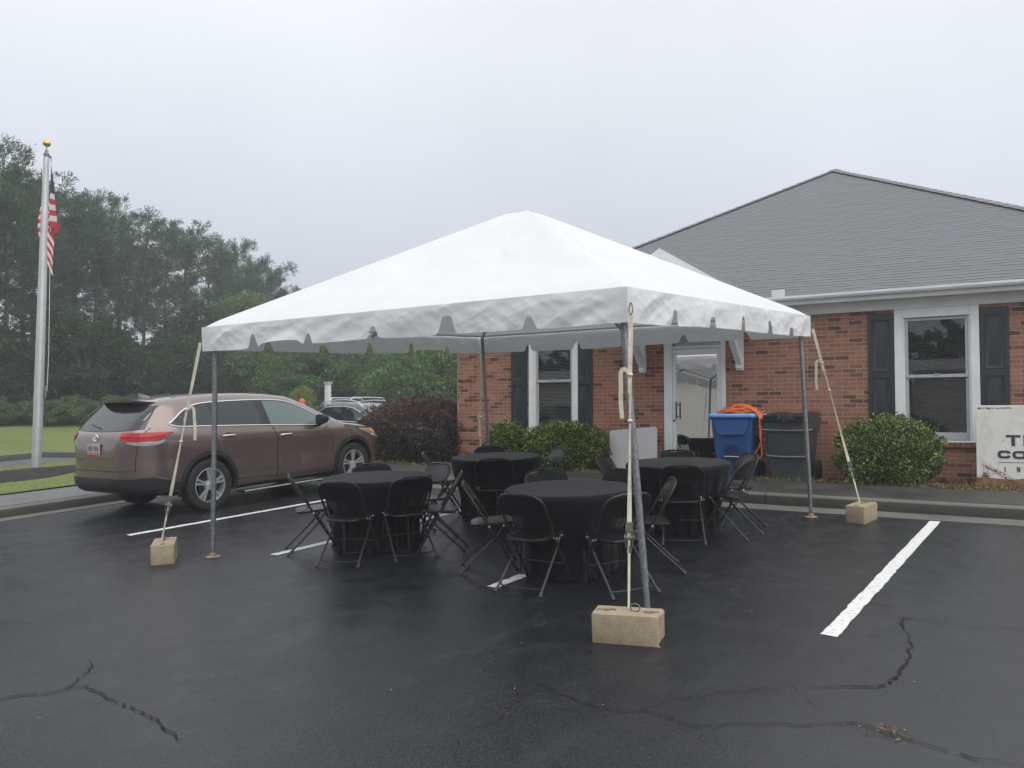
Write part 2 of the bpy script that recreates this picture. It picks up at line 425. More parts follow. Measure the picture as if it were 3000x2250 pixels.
# ------------------------------------------------------------------ mesh helpers
class MB:
    def __init__(s): s.v, s.f, s.mi = [], [], []

    def add(s, vs, fs, mi=0, T=None):
        o = len(s.v)
        s.v += [tuple(T @ Vector(v)) for v in vs] if T is not None else [tuple(v) for v in vs]
        s.f += [tuple(i + o for i in f) for f in fs]
        s.mi += [mi] * len(fs)
        return s

    def box(s, x0, x1, y0, y1, z0, z1, mi=0, T=None):
        vs = [(x, y, z) for z in (z0, z1) for y in (y0, y1) for x in (x0, x1)]
        return s.add(vs, [(0, 2, 3, 1), (4, 5, 7, 6), (0, 1, 5, 4), (2, 6, 7, 3), (0, 4, 6, 2), (1, 3, 7, 5)], mi, T)

    def cbox(s, x0, x1, y0, y1, z0, z1, c=.004, mi=0, T=None):
        """box with all twelve edges chamfered"""
        vs, idx = [], {}
        X, Y, Z = (x0, x1), (y0, y1), (z0, z1)
        for i in (0, 1):
            for j in (0, 1):
                for k in (0, 1):
                    sx, sy, sz = (1 - 2 * i) * c, (1 - 2 * j) * c, (1 - 2 * k) * c
                    for ax, p in enumerate(((X[i], Y[j] + sy, Z[k] + sz), (X[i] + sx, Y[j], Z[k] + sz), (X[i] + sx, Y[j] + sy, Z[k]))):
                        idx[(i, j, k, ax)] = len(vs); vs.append(p)
        I = lambda i, j, k, a_: idx[(i, j, k, a_)]
        fs = []
        for i in (0, 1):
            q = [I(i, 0, 0, 0), I(i, 1, 0, 0), I(i, 1, 1, 0), I(i, 0, 1, 0)]; fs.append(q if i else q[::-1])
            q = [I(0, i, 0, 1), I(0, i, 1, 1), I(1, i, 1, 1), I(1, i, 0, 1)]; fs.append(q if i else q[::-1])
            q = [I(0, 0, i, 2), I(1, 0, i, 2), I(1, 1, i, 2), I(0, 1, i, 2)]; fs.append(q if i else q[::-1])
        for i in (0, 1):
            for j in (0, 1):
                fs.append([I(i, j, 0, 0), I(i, j, 1, 0), I(i, j, 1, 1), I(i, j, 0, 1)])
                fs.append([I(i, 0, j, 0), I(i, 1, j, 0), I(i, 1, j, 2), I(i, 0, j, 2)])
                fs.append([I(0, i, j, 1), I(1, i, j, 1), I(1, i, j, 2), I(0, i, j, 2)])
                for k in (0, 1): fs.append([I(i, j, k, 0), I(i, j, k, 1), I(i, j, k, 2)])
        return s.add(vs, fs, mi, T)

    def tube(s, pts, r, n=8, mi=0, cap=True, closed=False, T=None):
        P = [Vector(p) for p in pts]
        m = len(P)
        rr = r if hasattr(r, '__len__') else [r] * m
        tg = []
        for i in range(m):
            if closed: d = P[(i + 1) % m] - P[i - 1]
            else: d = P[min(i + 1, m - 1)] - P[max(i - 1, 0)]
            tg.append(d.normalized() if d.length > 1e-9 else Vector((0, 0, 1)))
        nrm = tg[0].orthogonal().normalized()
        vs, fs = [], []
        for i in range(m):
            if i:
                nrm = nrm - tg[i] * nrm.dot(tg[i])
                nrm = nrm.normalized() if nrm.length > 1e-6 else tg[i].orthogonal().normalized()
            b = tg[i].cross(nrm)
            for k in range(n):
                an = 2 * math.pi * k / n
                vs.append(P[i] + (nrm * math.cos(an) + b * math.sin(an)) * rr[i])
        for i in range(m if closed else m - 1):
            for k in range(n):
                a_, b_ = i * n + k, i * n + (k + 1) % n
                c_, d_ = ((i + 1) % m) * n + (k + 1) % n, ((i + 1) % m) * n + k
                fs.append((a_, b_, c_, d_))
        if cap and not closed:
            fs.append(tuple(range(n))[::-1]); fs.append(tuple((m - 1) * n + k for k in range(n)))
        return s.add(vs, fs, mi, T)

    def lathe(s, prof, n=24, mi=0, T=None, axis='z'):
        """revolve [(r, h)] about an axis"""
        vs, fs = [], []
        for r, h in prof:
            for k in range(n):
                an = 2 * math.pi * k / n
                c_, s_ = r * math.cos(an), r * math.sin(an)
                vs.append((c_, s_, h) if axis == 'z' else ((c_, h, s_) if axis == 'y' else (h, c_, s_)))
        for i in range(len(prof) - 1):
            for k in range(n):
                fs.append((i * n + k, i * n + (k + 1) % n, (i + 1) * n + (k + 1) % n, (i + 1) * n + k))
        return s.add(vs, fs, mi, T)

    def grid(s, fn, nu, nv, mi=0, T=None):
        vs = [fn(i / nu, j / nv) for j in range(nv + 1) for i in range(nu + 1)]
        fs = [(j * (nu + 1) + i, j * (nu + 1) + i + 1, (j + 1) * (nu + 1) + i + 1, (j + 1) * (nu + 1) + i) for j in range(nv) for i in range(nu)]
        return s.add(vs, fs, mi, T)

    def loft(s, rings, cap=True, mi=0, T=None):
        n = len(rings[0])
        vs = [p for r in rings for p in r]
        fs = [(i * n + k, i * n + (k + 1) % n, (i + 1) * n + (k + 1) % n, (i + 1) * n + k) for i in range(len(rings) - 1) for k in range(n)]
        if cap: fs += [tuple(range(n))[::-1], tuple((len(rings) - 1) * n + k for k in range(n))]
        return s.add(vs, fs, mi, T)

    def prism(s, poly, z0, z1, mi=0, T=None, plane='xy'):
        n = len(poly)
        P = {'xy': lambda p, h: (p[0], p[1], h), 'xz': lambda p, h: (p[0], h, p[1]), 'yz': lambda p, h: (h, p[0], p[1])}[plane]
        vs = [P(p, z0) for p in poly] + [P(p, z1) for p in poly]
        fs = [tuple(range(n))[::-1], tuple(range(n, 2 * n))] + [(k, (k + 1) % n, n + (k + 1) % n, n + k) for k in range(n)]
        return s.add(vs, fs, mi, T)

    def sphere(s, c, r, nu=14, nv=9, mi=0, sc=(1, 1, 1)):
        def fn(u, v):
            th, ph = 2 * math.pi * u, math.pi * v
            return (c[0] + r * sc[0] * math.sin(ph) * math.cos(th), c[1] + r * sc[1] * math.sin(ph) * math.sin(th), c[2] + r * sc[2] * math.cos(ph))
        return s.grid(fn, nu, nv, mi)

    def mesh(s, name, mats, smooth=False, fix=True):
        me = bpy.data.meshes.new(name)
        me.from_pydata(s.v, [], s.f)
        for m_ in (mats if isinstance(mats, (list, tuple)) else [mats]): me.materials.append(M[m_] if isinstance(m_, str) else m_)
        me.polygons.foreach_set('material_index', s.mi)
        if fix:
            import bmesh
            bm = bmesh.new(); bm.from_mesh(me)
            bmesh.ops.recalc_face_normals(bm, faces=bm.faces)
            bm.to_mesh(me); bm.free()
        if smooth:
            me.polygons.foreach_set('use_smooth', [True] * len(me.polygons))
            if smooth is not True: me.set_sharp_from_angle(angle=R_(smooth))
        me.update()
        return me

    def build(s, name, mats, parent=None, smooth=False, mw=None, fix=True):
        o = bpy.data.objects.new(name, s.mesh(name, mats, smooth, fix))
        COL.objects.link(o)
        if parent is not None: o.parent = parent
        if mw is not None: o.matrix_world = mw
        return o


def tag(o, label, cat, group=None):
    o['label'] = label; o['category'] = cat
    if group: o['group'] = group
    return o


def thing(name, label, cat, mw, group=None):
    o = bpy.data.objects.new(name, None)
    o.empty_display_size = .2
    COL.objects.link(o)
    o.matrix_world = mw
    return tag(o, label, cat, group)


def kind(o, k, label=None):
    o['kind'] = k
    if label: o['label'] = label
    return o


def dup(root, mw, label, group=None):
    r = root.copy(); COL.objects.link(r); r.matrix_world = mw
    r['label'] = label
    if group: r['group'] = group
    for ch in list(root.children):
        c = ch.copy(); COL.objects.link(c); c.parent = r
        for gch in list(ch.children):
            d = gch.copy(); COL.objects.link(d); d.parent = c
    return r


def Tr(x, y, z, rz=0.0): return Matrix.Translation((x, y, z)) @ Matrix.Rotation(rz, 4, 'Z')


def lotpt(x, y, z=0): return LOT @ Vector((x, y, z))


# ------------------------------------------------------------------ ground
def ribbon(pts, w, z=.008, seed=0, jag=.5, sub=4):
    r = random.Random(seed)
    P = []
    for (x0, y0), (x1, y1) in zip(pts, pts[1:]):
        for k in range(sub):
            t_ = k / sub
            L = math.hypot(x1 - x0, y1 - y0)
            P.append((x0 + (x1 - x0) * t_ + r.gauss(0, .045 * L), y0 + (y1 - y0) * t_ + r.gauss(0, .045 * L)))
    P.append(pts[-1])
    vs, fs = [], []
    for i, p_ in enumerate(P):
        a_, b_ = P[max(i - 1, 0)], P[min(i + 1, len(P) - 1)]
        dx, dy = b_[0] - a_[0], b_[1] - a_[1]; L = math.hypot(dx, dy) or 1
        tp = min(1, i / 4, (len(P) - 1 - i) / 4)
        w1 = w * (1 + r.uniform(-jag, jag)) * (.25 + .75 * tp) / 2; w2 = w * (1 + r.uniform(-jag, jag)) * (.25 + .75 * tp) / 2
        vs += [(p_[0] - dy / L * w1, p_[1] + dx / L * w1, z), (p_[0] + dy / L * w2, p_[1] - dx / L * w2, z)]
    for i in range(len(P) - 1):
        if jag < .7 or r.random() > .10: fs.append((2 * i, 2 * i + 1, 2 * i + 3, 2 * i + 2))
    return vs, fs


# asphalt lot: flat behind the photographer, sloping up to the kerb
b = MB()
xs = [-90, -30, -20, -14, -10, -6, -3, 0, 2.62]
def lotz(x): return 0 if x > -14 else (-14 - x) * .05386
for x0, x1 in zip(xs, xs[1:]):
    b.add([(x0, -70, lotz(x0)), (x1, -70, lotz(x1)), (x1, 7.16, lotz(x1)), (x0, 7.16, lotz(x0))], [(0, 1, 2, 3)])
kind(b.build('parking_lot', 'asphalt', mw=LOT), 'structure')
CR = {
 'a': [(-5.44, 0.18), (-5.4, 0.14), (-5.31, 0.11), (-5.24, 0.01), (-5.14, -0.04), (-5.04, 0.03), (-4.92, 0.12), (-4.83, 0.21), (-4.76, 0.41)],
 'b': [(-5.14, -0.06), (-5.04, -0.08), (-5.05, -0.18), (-5.06, -0.3), (-5.08, -0.47), (-5.09, -0.63), (-5.1, -0.78), (-5.11, -0.92), (-5.14, -1.03), (-5.17, -1.12), (-5.18, -1.28)],
 'c': [(-3.67, -2.25), (-3.65, -2.41), (-3.71, -2.47), (-3.74, -2.58), (-3.78, -2.73), (-3.81, -2.85), (-3.81, -2.97), (-3.73, -3.08), (-3.74, -3.17), (-3.78, -3.29), (-3.77, -3.38), (-3.73, -3.46), (-3.55, -3.75), (-3.39, -4.05), (-3.45, -4.36), (-3.49, -4.55), (-3.48, -4.75)],
 'd': [(-3.73, -3.08), (-3.52, -3.15), (-3.44, -3.24), (-3.33, -3.32), (-3.19, -3.46), (-3.02, -3.61), (-3.3, -3.9)],
 'e': [(-3.68, -2.43), (-3.93, -2.44), (-4.11, -2.46), (-4.19, -2.5), (-4.28, -2.46), (-4.43, -2.44), (-4.52, -2.35)],
 'e2': [(-4.48, -2.41), (-4.52, -2.47), (-4.57, -2.52), (-4.64, -2.54), (-4.71, -2.63)],
 'f': [(-1.44, -3.66), (-1.44, -3.84), (-1.41, -3.96), (-1.41, -4.09), (-1.43, -4.22), (-1.43, -4.37), (-1.37, -4.51), (-1.37, -4.65), (-1.35, -5.2)],
 'g': [(-1.38, -4.02), (-1.45, -3.95), (-1.61, -3.96), (-1.85, -4.05), (-2.02, -4.09), (-2.13, -4.08), (-2.2, -4.11), (-2.34, -4.11), (-2.47, -4.09), (-2.55, -4.1), (-2.63, -4.1), (-2.67, -4.08), (-2.8, -4.07), (-3.02, -3.72)],
 'h': [(-1.91, -3.7), (-1.92, -3.82), (-1.93, -3.93), (-2.01, -4.01), (-2.05, -4.09), (-2.03, -4.16)],
 'i': [(-3.03, 1.35), (-3.1, 1.03), (-3.07, 0.75), (-3.11, 0.45)],
}
CW = {'a': .0095, 'b': .0115, 'c': .0075, 'd': .0048, 'e': .0042, 'e2': .0042, 'f': .0045, 'g': .0125, 'h': .0036, 'i': .0036}
b = MB()
for i, (k_, pts) in enumerate(CR.items()):
    b.add(*ribbon(pts, CW[k_], .0085, i, .8))
kind(b.build('asphalt_cracks', 'crack', mw=LOT, fix=False), 'structure')

# bay markings, ragged paint edges
b = MB()
LINES = [((-2.07, 4.43), (2.5, 4.24)), ((-2.02, 1.87), (2.5, 1.76)), ((-2.05, -.90), (2.5, -.98)), ((-2.05, -3.60), (2.55, -3.64))]
for i, ((x0, y0), (x1, y1)) in enumerate(LINES):
    N = 90
    r = random.Random(i)
    vs, fs = [], []
    for k in range(N + 1):
        t_ = k / N
        x, y = x0 + (x1 - x0) * t_, y0 + (y1 - y0) * t_
        w1, w2 = .054 + r.gauss(0, .0035), .054 + r.gauss(0, .0035)
        vs += [(x + (r.gauss(0, .004) if k in (0, N) else 0), y - w1, .004), (x + (r.gauss(0, .012) if k in (0, N) else 0), y + w2, .004)]
    for k in range(N): fs.append((2 * k, 2 * k + 2, 2 * k + 3, 2 * k + 1))
    b.add(vs, fs)
kind(b.build('bay_markings', 'paint', mw=LOT, fix=False), 'structure')

# front kerb, gutter and footpath (slabs with open joints)
b = MB()
ys = [-26.0 + 3.05 * k - .02 for k in range(12)]
for y0, y1 in zip(ys, ys[1:]):
    y1c = min(y1, 7.16)
    if y0 < 7: b.box(2.60, 2.985, y0 + .004, y1c - .004, -.05, .006)
kind(b.build('gutter_strip', 'gutter', mw=LOT), 'structure')
b = MB()
for y0, y1 in zip(ys, ys[1:]):
    y1c = min(y1, 7.36)
    if y0 > 7: continue
    prof = [(2.985, -.05), (2.985, .010), (3.002, .118), (3.022, .142), (3.05, .150), (3.15, .150), (3.15, -.05)]
    rings = [[(x, y, z) for x, z in prof] for y in (y0 + .004, y1c - .004)]
    o = len(b.f)
    b.loft(rings)
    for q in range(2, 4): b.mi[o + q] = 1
kind(b.build('kerb', ['kerb', 'kerb_top'], mw=LOT, smooth=40), 'structure')
b = MB()
y_ = -26.0
while y_ < 9.0:
    b.cbox(3.155, 4.20, y_ + .004, y_ + 1.521, -.05, .150, .005); y_ += 1.525
kind(b.build('footpath', 'walk_wet', mw=LOT), 'structure')
# side kerb and footpath along the left end of the bays
b = MB()
xs_ = [-30.5 + 3.05 * k for k in range(12)]
for x0, x1 in zip(xs_, xs_[1:]):
    x1c = min(x1, 2.98)
    if x0 < 2.9: b.box(x0 + .004, x1c - .004, 7.155, 7.44, -.05, .007)
kind(b.build('side_gutter_strip', 'gutter', mw=LOT), 'structure')
b = MB()
for x0, x1 in zip(xs_, xs_[1:]):
    x1c = min(x1, 3.15)
    if x0 > 3: continue
    prof = [(7.44, -.05), (7.44, .012), (7.455, .118), (7.475, .142), (7.50, .150), (7.60, .150), (7.60, -.05)]
    o = len(b.f)
    b.loft([[(x, y, z) for y, z in prof] for x in (x0 + .004, x1c - .004)])
    for q in range(2, 4): b.mi[o + q] = 1
kind(b.build('side_kerb', ['kerb', 'kerb_top'], mw=LOT, smooth=40), 'structure')
b = MB()
x_ = -30.5
while x_ < 3.1:
    b.cbox(x_ + .004, min(x_ + 1.521, 3.15), 7.605, 8.92, -.05, .150, .005); x_ += 1.525
kind(b.build('side_footpath', 'walk_dry', mw=LOT), 'structure')
# planting strip in front of the wall
b = MB()
def strip(u, v):
    x, y = 4.18 + 1.25 * u, -26 + 35 * v
    z = .128 - .065 * u + .018 * math.sin(3.1 * y) * u + .010 * math.sin(9.3 * y + 4 * u) * u
    return (x, y, z if u > .03 else .12)
b.grid(strip, 8, 260)
kind(b.build('planting_bed', 'soil', mw=LOT, smooth=True, fix=False), 'structure')

# lawn and land to the woods
def land(x, y):
    z0 = .05386 * min(x, 11 + .25 * (x - 11)) - .0016 * y + .145
    z0 += .026 * max(0, min(y, 40) - 16.5) + (.10 if y > 15.76 else 0)
    if x > 3.0:
        w = min(1, (x - 3.0) / 3.5) * max(0, min(1, (y - 6.4) / 1.5)) * max(0, 1 - max(0, (y - 16) / 9))
        z0 = z0 * (1 - w) + (-.03) * w
    return z0
b = MB()
gx = [-90, -60, -40, -25] + [-15 + 1.2 * k for k in range(36)] + [30, 36, 44, 55, 70, 100]
gy = [8.93 + .6 * k for k in range(9)] + [14.4] + [15.75 + 1.0 * k for k in range(20)] + [38, 44, 52, 65, 90, 140]
gy2 = [y for y in gy if y <= 13.9] + [13.9]
def land_patch(ys__):
    vs = [(x, y, land(x, y)) for y in ys__ for x in gx]
    n = len(gx)
    b.add(vs, [(j * n + i, j * n + i + 1, (j + 1) * n + i + 1, (j + 1) * n + i) for j in range(len(ys__) - 1) for i in range(n - 1)])
land_patch([9.05 + .02] + [y for y in gy if 9.5 < y < 13.8] + [13.85])
land_patch([15.78] + [y for y in gy if y > 15.9])
kind(b.build('lawn', 'lawn', smooth=True, fix=False), 'structure')
b = MB()
land_patch_y = [13.80, 14.4, 15.0, 15.70]
vs = [(x, y, land(x, y) - .02) for y in land_patch_y for x in gx]
n = len(gx)
b.add(vs, [(j * n + i, j * n + i + 1, (j + 1) * n + i + 1, (j + 1) * n + i) for j in range(3) for i in range(n - 1)])
kind(b.build('drive', 'drive', fix=False), 'structure')
b = MB()
for i in range(4, len(gx) - 5):
    x0, x1 = gx[i] + .004, gx[i + 1] - .004
    b.loft([[(x, 15.64, land(x, 15.7) - .2), (x, 15.66, land(x, 15.7) + .08), (x, 15.69, land(x, 15.7) + .112), (x, 15.79, land(x, 15.7) + .112), (x, 15.79, land(x, 15.7) - .2)] for x in (x0, x1)])
kind(b.build('drive_kerb', 'kerb', smooth=40), 'structure')
# asphalt of the side lot where the dark crossover stands, and the wide base ground
b = MB()
b.add([(6.2, 7.2, -.02), (32, 7.2, -.02), (32, 13.7, -.02), (6.2, 13.7, -.02)], [(0, 1, 2, 3)])
b.add([(16, 13.7, -.02), (36, 13.7, -.02), (36, 26, .9), (14, 26, .9)], [(0, 1, 2, 3)])
kind(b.build('side_parking_lot', 'asphalt', fix=False), 'structure')
b = MB()
b.add([(-900, -900, -2.2), (900, -900, -2.2), (900, 900, -2.2), (-900, 900, -2.2)], [(0, 1, 2, 3)])
kind(b.build('ground', 'lawn', fix=False), 'structure')
# mulch bed round the flagpole
b = MB()
mb_c = (.25, 11.78)
def mulch(u, v):
    an = 2 * math.pi * u
    rr = (1 + .10 * math.sin(3 * an + 1) + .06 * math.sin(7 * an)) * v
    x, y = mb_c[0] + 2.15 * rr * math.cos(an), mb_c[1] + 1.08 * rr * math.sin(an)
    return (x, y, land(x, y) + .075 * (1 - v ** 3) + (.022 * MN.noise(Vector((9 * x, 9 * y, 0))) if v < .95 else -.02))
b.grid(mulch, 140, 40)
kind(b.build('mulch', 'mulch', smooth=True, fix=False), 'stuff')

# ------------------------------------------------------------------ brick building (its own axes: x into the wall, y along it)
bld = thing('brick_building', 'single storey red brick building with grey shingle hip roof and white gabled porch', 'building', Matrix.Translation((5.2, -1.05, .2)))
BY, BZ = 1.05, -.2       # world -> building local offsets
def W(y): return y + BY
def Z(z): return z + BZ
OPEN = [(-3.93, -3.07, .955, 2.80), (-.475, .57, .20, 2.80), (2.29, 3.10, .985, 2.80)]      # right window, door, left window
Y0, Y1, ZT = -9.0, 4.83, 3.0
b = MB()
yy = sorted({Y0, Y1, *[o_[0] for o_ in OPEN], *[o_[1] for o_ in OPEN]})
zz = sorted({.0, ZT, *[o_[2] for o_ in OPEN], *[o_[3] for o_ in OPEN]})
for y0, y1 in zip(yy, yy[1:]):
    for z0, z1 in zip(zz, zz[1:]):
        if any(o_[0] - 1e-6 <= y0 and y1 <= o_[1] + 1e-6 and o_[2] - 1e-6 <= z0 and z1 <= o_[3] + 1e-6 for o_ in OPEN): continue
        b.add([(0, W(y0), Z(z0)), (0, W(y1), Z(z0)), (0, W(y1), Z(z1)), (0, W(y0), Z(z1))], [(0, 3, 2, 1)])
for (oy0, oy1, oz0, oz1) in OPEN:           # reveals
    P = [(oy0, oz0), (oy1, oz0), (oy1, oz1), (oy0, oz1)]
    for (a0, a1), (c0_, c1_) in zip(P, P[1:] + P[:1]):
        b.add([(0, W(a0), Z(a1)), (0, W(c0_), Z(c1_)), (.16, W(c0_), Z(c1_)), (.16, W(a0), Z(a1))], [(0, 1, 2, 3)])
b.add([(0, W(Y1), Z(0)), (14, W(Y1), Z(0)), (14, W(Y1), Z(ZT)), (0, W(Y1), Z(ZT))], [(0, 1, 2, 3)], 1)
b.add([(14, W(Y1), Z(0)), (14, W(Y0), Z(0)), (14, W(Y0), Z(ZT)), (14, W(Y1), Z(ZT))], [(0, 1, 2, 3)])
b.add([(0, W(Y0), Z(0)), (14, W(Y0), Z(0)), (14, W(Y0), Z(ZT)), (0, W(Y0), Z(ZT))], [(0, 1, 2, 3)], 1)
b.build('wall', ['brick', 'brick_side'], bld, fix=False)
b = MB()                                     # toothed brick quoins at the left corner
zq = .13
k = 0
while zq < 2.75:
    wq = (.40, .29)[k % 2]
    b.cbox(-.014, .02, W(Y1 - wq), W(Y1) + .012, Z(zq), Z(zq + .43), .003)
    zq += .452; k += 1
b.build('quoin', 'brick', bld)
# dark rooms behind the glass
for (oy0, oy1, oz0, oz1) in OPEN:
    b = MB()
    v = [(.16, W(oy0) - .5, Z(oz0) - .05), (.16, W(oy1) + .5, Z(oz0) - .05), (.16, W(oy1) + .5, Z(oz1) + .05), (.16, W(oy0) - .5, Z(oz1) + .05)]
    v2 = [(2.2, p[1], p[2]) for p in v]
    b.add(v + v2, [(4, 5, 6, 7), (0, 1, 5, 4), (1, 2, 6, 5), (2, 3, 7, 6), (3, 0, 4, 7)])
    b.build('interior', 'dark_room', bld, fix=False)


def window(yc0, yc1, zs, ztop, zrail, blinds, lab):
    """yc0 < yc1: outer edges of the casing; sash between"""
    wv = MB()
    cw = .105
    # flat casing + inner bead
    wv.cbox(-.035, .02, W(yc1 - cw), W(yc1), Z(zs), Z(ztop), .004)
    wv.cbox(-.035, .02, W(yc0), W(yc0 + cw), Z(zs), Z(ztop), .004)
    wv.cbox(-.033, .02, W(yc0 + cw), W(yc1 - cw), Z(ztop - .13), Z(ztop), .004)
    for d0, xx in ((0.0, -.022), (.014, -.008)):
        wv.cbox(xx, .05, W(yc1 - cw - d0 - .014), W(yc1 - cw - d0), Z(zs), Z(ztop - .13), .002)
        wv.cbox(xx, .05, W(yc0 + cw + d0), W(yc0 + cw + d0 + .014), Z(zs), Z(ztop - .13), .002)
    wv.cbox(-.045, .03, W(yc0), W(yc1), Z(zs - .025), Z(zs), .004)
    fr_ = wv.build('window', 'white_trim', bld)
    if lab: fr_['label'] = lab
    i0, i1 = yc0 + cw + .028, yc1 - cw - .028
    zt = ztop - .13
    sv = MB()
    st = .042
    for (z0, z1, xx) in ((zrail - .02, zt, .01), (zs, zrail + .02, .035)):
        sv.cbox(xx, xx + .03, W(i0), W(i0 + st), Z(z0), Z(z1), .003)
        sv.cbox(xx, xx + .03, W(i1 - st), W(i1), Z(z0), Z(z1), .003)
        hb = .045 if z0 > zs else .115
        sv.cbox(xx, xx + .03, W(i0 + st), W(i1 - st), Z(z0), Z(z0 + hb), .003)
        sv.cbox(xx, xx + .03, W(i0 + st), W(i1 - st), Z(z1 - .045), Z(z1), .003)
    sv.cbox(-.004, .012, W((i0 + i1) / 2 - .03), W((i0 + i1) / 2 + .03), Z(zrail + .02), Z(zrail + .035), .002)
    sv.build('sash', 'frame_grey', fr_)
    for z0, z1, xx in ((zs + .115, zrail - .025, .050), (zrail + .025, zt - .045, .025)):
        gv_ = MB()
        gv_.add([(xx, W(i0 + st), Z(z0)), (xx, W(i1 - st), Z(z0)), (xx, W(i1 - st), Z(z1)), (xx, W(i0 + st), Z(z1))], [(0, 3, 2, 1)])
        gv_.build('pane', 'win_glass', fr_, fix=False)
    if blinds:
        bv = MB()
        z = zs + .13
        while z < zt - .03:
            bv.add([(.085, W(i0 + .02), Z(z)), (.085, W(i1 - .02), Z(z)), (.107, W(i1 - .02), Z(z + .012)), (.107, W(i0 + .02), Z(z + .012))], [(0, 1, 2, 3)])
            z += blinds
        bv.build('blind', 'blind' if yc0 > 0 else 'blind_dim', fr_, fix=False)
    return fr_


window(2.19, 3.21, .98, 2.835, 1.92, .026, 'tall white window with lowered blinds, left of the door')
window(-4.035, -2.965, .955, 2.835, 1.865, .030, 'tall white window right of the door, shaded tent reflected in it')


def shutter(ya, yb, z0, z1):
    s_ = MB()
    s_.cbox(-.030, .0, W(ya), W(yb), Z(z0), Z(z1), .004)
    zm = (z0 + z1) / 2 - .02
    fw = .062
    for za, zb in ((z0 + .10, zm - .05), (zm + .05, z1 - .10)):
        s_.loft([[(x, W(ya + fw + d), Z(za + d)), (x, W(yb - fw - d), Z(za + d)), (x, W(yb - fw - d), Z(zb - d)), (x, W(ya + fw + d), Z(zb - d))]
                 for x, d in ((-.029, -.006), (-.040, .0), (-.033, .016), (-.033, .045), (-.041, .075))])
    s_.build('shutter', 'shutter', bld, smooth=30)


for ya, yb in ((3.262, 3.60), (1.912, 2.246), (-2.955, -2.61), (-4.385, -4.045)): shutter(ya, yb, 1.06, 2.79)
b = MB()
y = -4.05
while y < -2.96:
    b.cbox(-.045, .0, W(y), W(y + .058), Z(.862), Z(.925), .005); y += .066
b.build('brick_sill', 'rowlock', bld)
b = MB()
y = 2.18
while y < 3.2:
    b.cbox(-.045, .0, W(y), W(y + .058), Z(.888), Z(.95), .005); y += .066
b.build('brick_sill', 'rowlock', bld)

# door: white metal storefront frame, glazed leaf, transom light over it
dv = MB()
D0, D1 = -.475, .57
dv.cbox(-.03, .06, W(D1 - .145), W(D1), Z(.34), Z(2.80), .004)
dv.cbox(-.03, .06, W(D0), W(D0 + .075), Z(.34), Z(2.80), .004)
dv.cbox(-.025, .06, W(D0 + .075), W(D1 - .145), Z(2.40), Z(2.445), .003)
dv.cbox(-.025, .06, W(D0 + .075), W(D1 - .145), Z(2.70), Z(2.80), .003)
door = dv.build('door', 'door_frame', bld)
lv = MB()
L0, L1 = D0 + .078, D1 - .148
lv.cbox(-.012, .035, W(L1 - .055), W(L1), Z(.36), Z(2.395), .003)
lv.cbox(-.012, .035, W(L0), W(L0 + .062), Z(.36), Z(2.395), .003)
lv.cbox(-.012, .035, W(L0 + .062), W(L1 - .055), Z(2.30), Z(2.395), .003)
lv.cbox(-.012, .035, W(L0 + .062), W(L1 - .055), Z(.36), Z(.60), .003)
lv.cbox(-.028, -.012, W(L0 + .02), W(L0 + .045), Z(2.30), Z(2.38), .003)
lv.build('leaf', 'door_frame', door)
gv_ = MB(); gv_.add([(.012, W(L0 + .062), Z(.60)), (.012, W(L1 - .055), Z(.60)), (.012, W(L1 - .055), Z(2.30)), (.012, W(L0 + .062), Z(2.30))], [(0, 3, 2, 1)])
gv_.build('pane', 'door_glass', door, fix=False)
gv_ = MB(); gv_.add([(.03, W(D0 + .075), Z(2.445)), (.03, W(D1 - .145), Z(2.445)), (.03, W(D1 - .145), Z(2.70)), (.03, W(D0 + .075), Z(2.70))], [(0, 3, 2, 1)])
gv_.build('transom', 'win_glass', door, fix=False)
hv = MB()
hy = L1 - .085
hv.tube([(-.075, W(hy), Z(1.24)), (-.075, W(hy), Z(1.53))], .013, 8)
for hz in (1.29, 1.48): hv.tube([(-.075, W(hy), Z(hz)), (.0, W(hy), Z(hz))], .008, 8)
hv.tube([(.05, W(hy), Z(1.24)), (.05, W(hy), Z(1.53))], .012, 8)
hv.tube([(-.02, W(L1 - .027), Z(1.215)), (.01, W(L1 - .027), Z(1.215))], .017, 12)
hv.build('handle', 'black_plastic', door, smooth=40)
sv = MB()
sv.box(.0085, .0105, W(.262), W(.342), Z(.71), Z(.752)); sv.box(.0085, .0105, W(.262), W(.342), Z(.753), Z(.766), 1)
sv.build('sticker', ['sticker_blue', 'sticker_red'], door)

# eaves: soffit, frieze, gutter
XE = -.34            # gutter outer face (local)
EY0, EY1 = -7.25, 5.17
b = MB()
b.box(XE + .08, .0, W(EY0 + .1), W(EY1 - .1), Z(2.985), Z(3.0))
b.box(.0, 13, W(Y1), W(EY1 - .1), Z(2.985), Z(3.0))
b.build('soffit', 'soffit', bld)
b = MB()
for y0, y1 in ((-9.0, 4.83),): b.cbox(-.022, .0, W(y0), W(y1), Z(2.838), Z(2.984), .003)
b.build('frieze', 'soffit', bld)
def gutter_run(y0, y1):
    gp = [(x_, z_ + .04) for x_, z_ in ((XE + .10, 2.925), (XE + .035, 2.925), (XE + .022, 2.95), (XE + .018, 2.985), (XE + .0, 3.01), (XE - .012, 3.03), (XE - .012, 3.062), (XE + .004, 3.062), (XE + .004, 3.04), (XE + .10, 3.0))]
    g_ = MB(); g_.loft([[(x, W(y), Z(z)) for x, z in gp] for y in (y0, y1)])
    return g_.build('gutter', 'gutter_metal', bld, smooth=25)
gutter_run(-7.5, -1.16); gutter_run(1.38, 5.4)
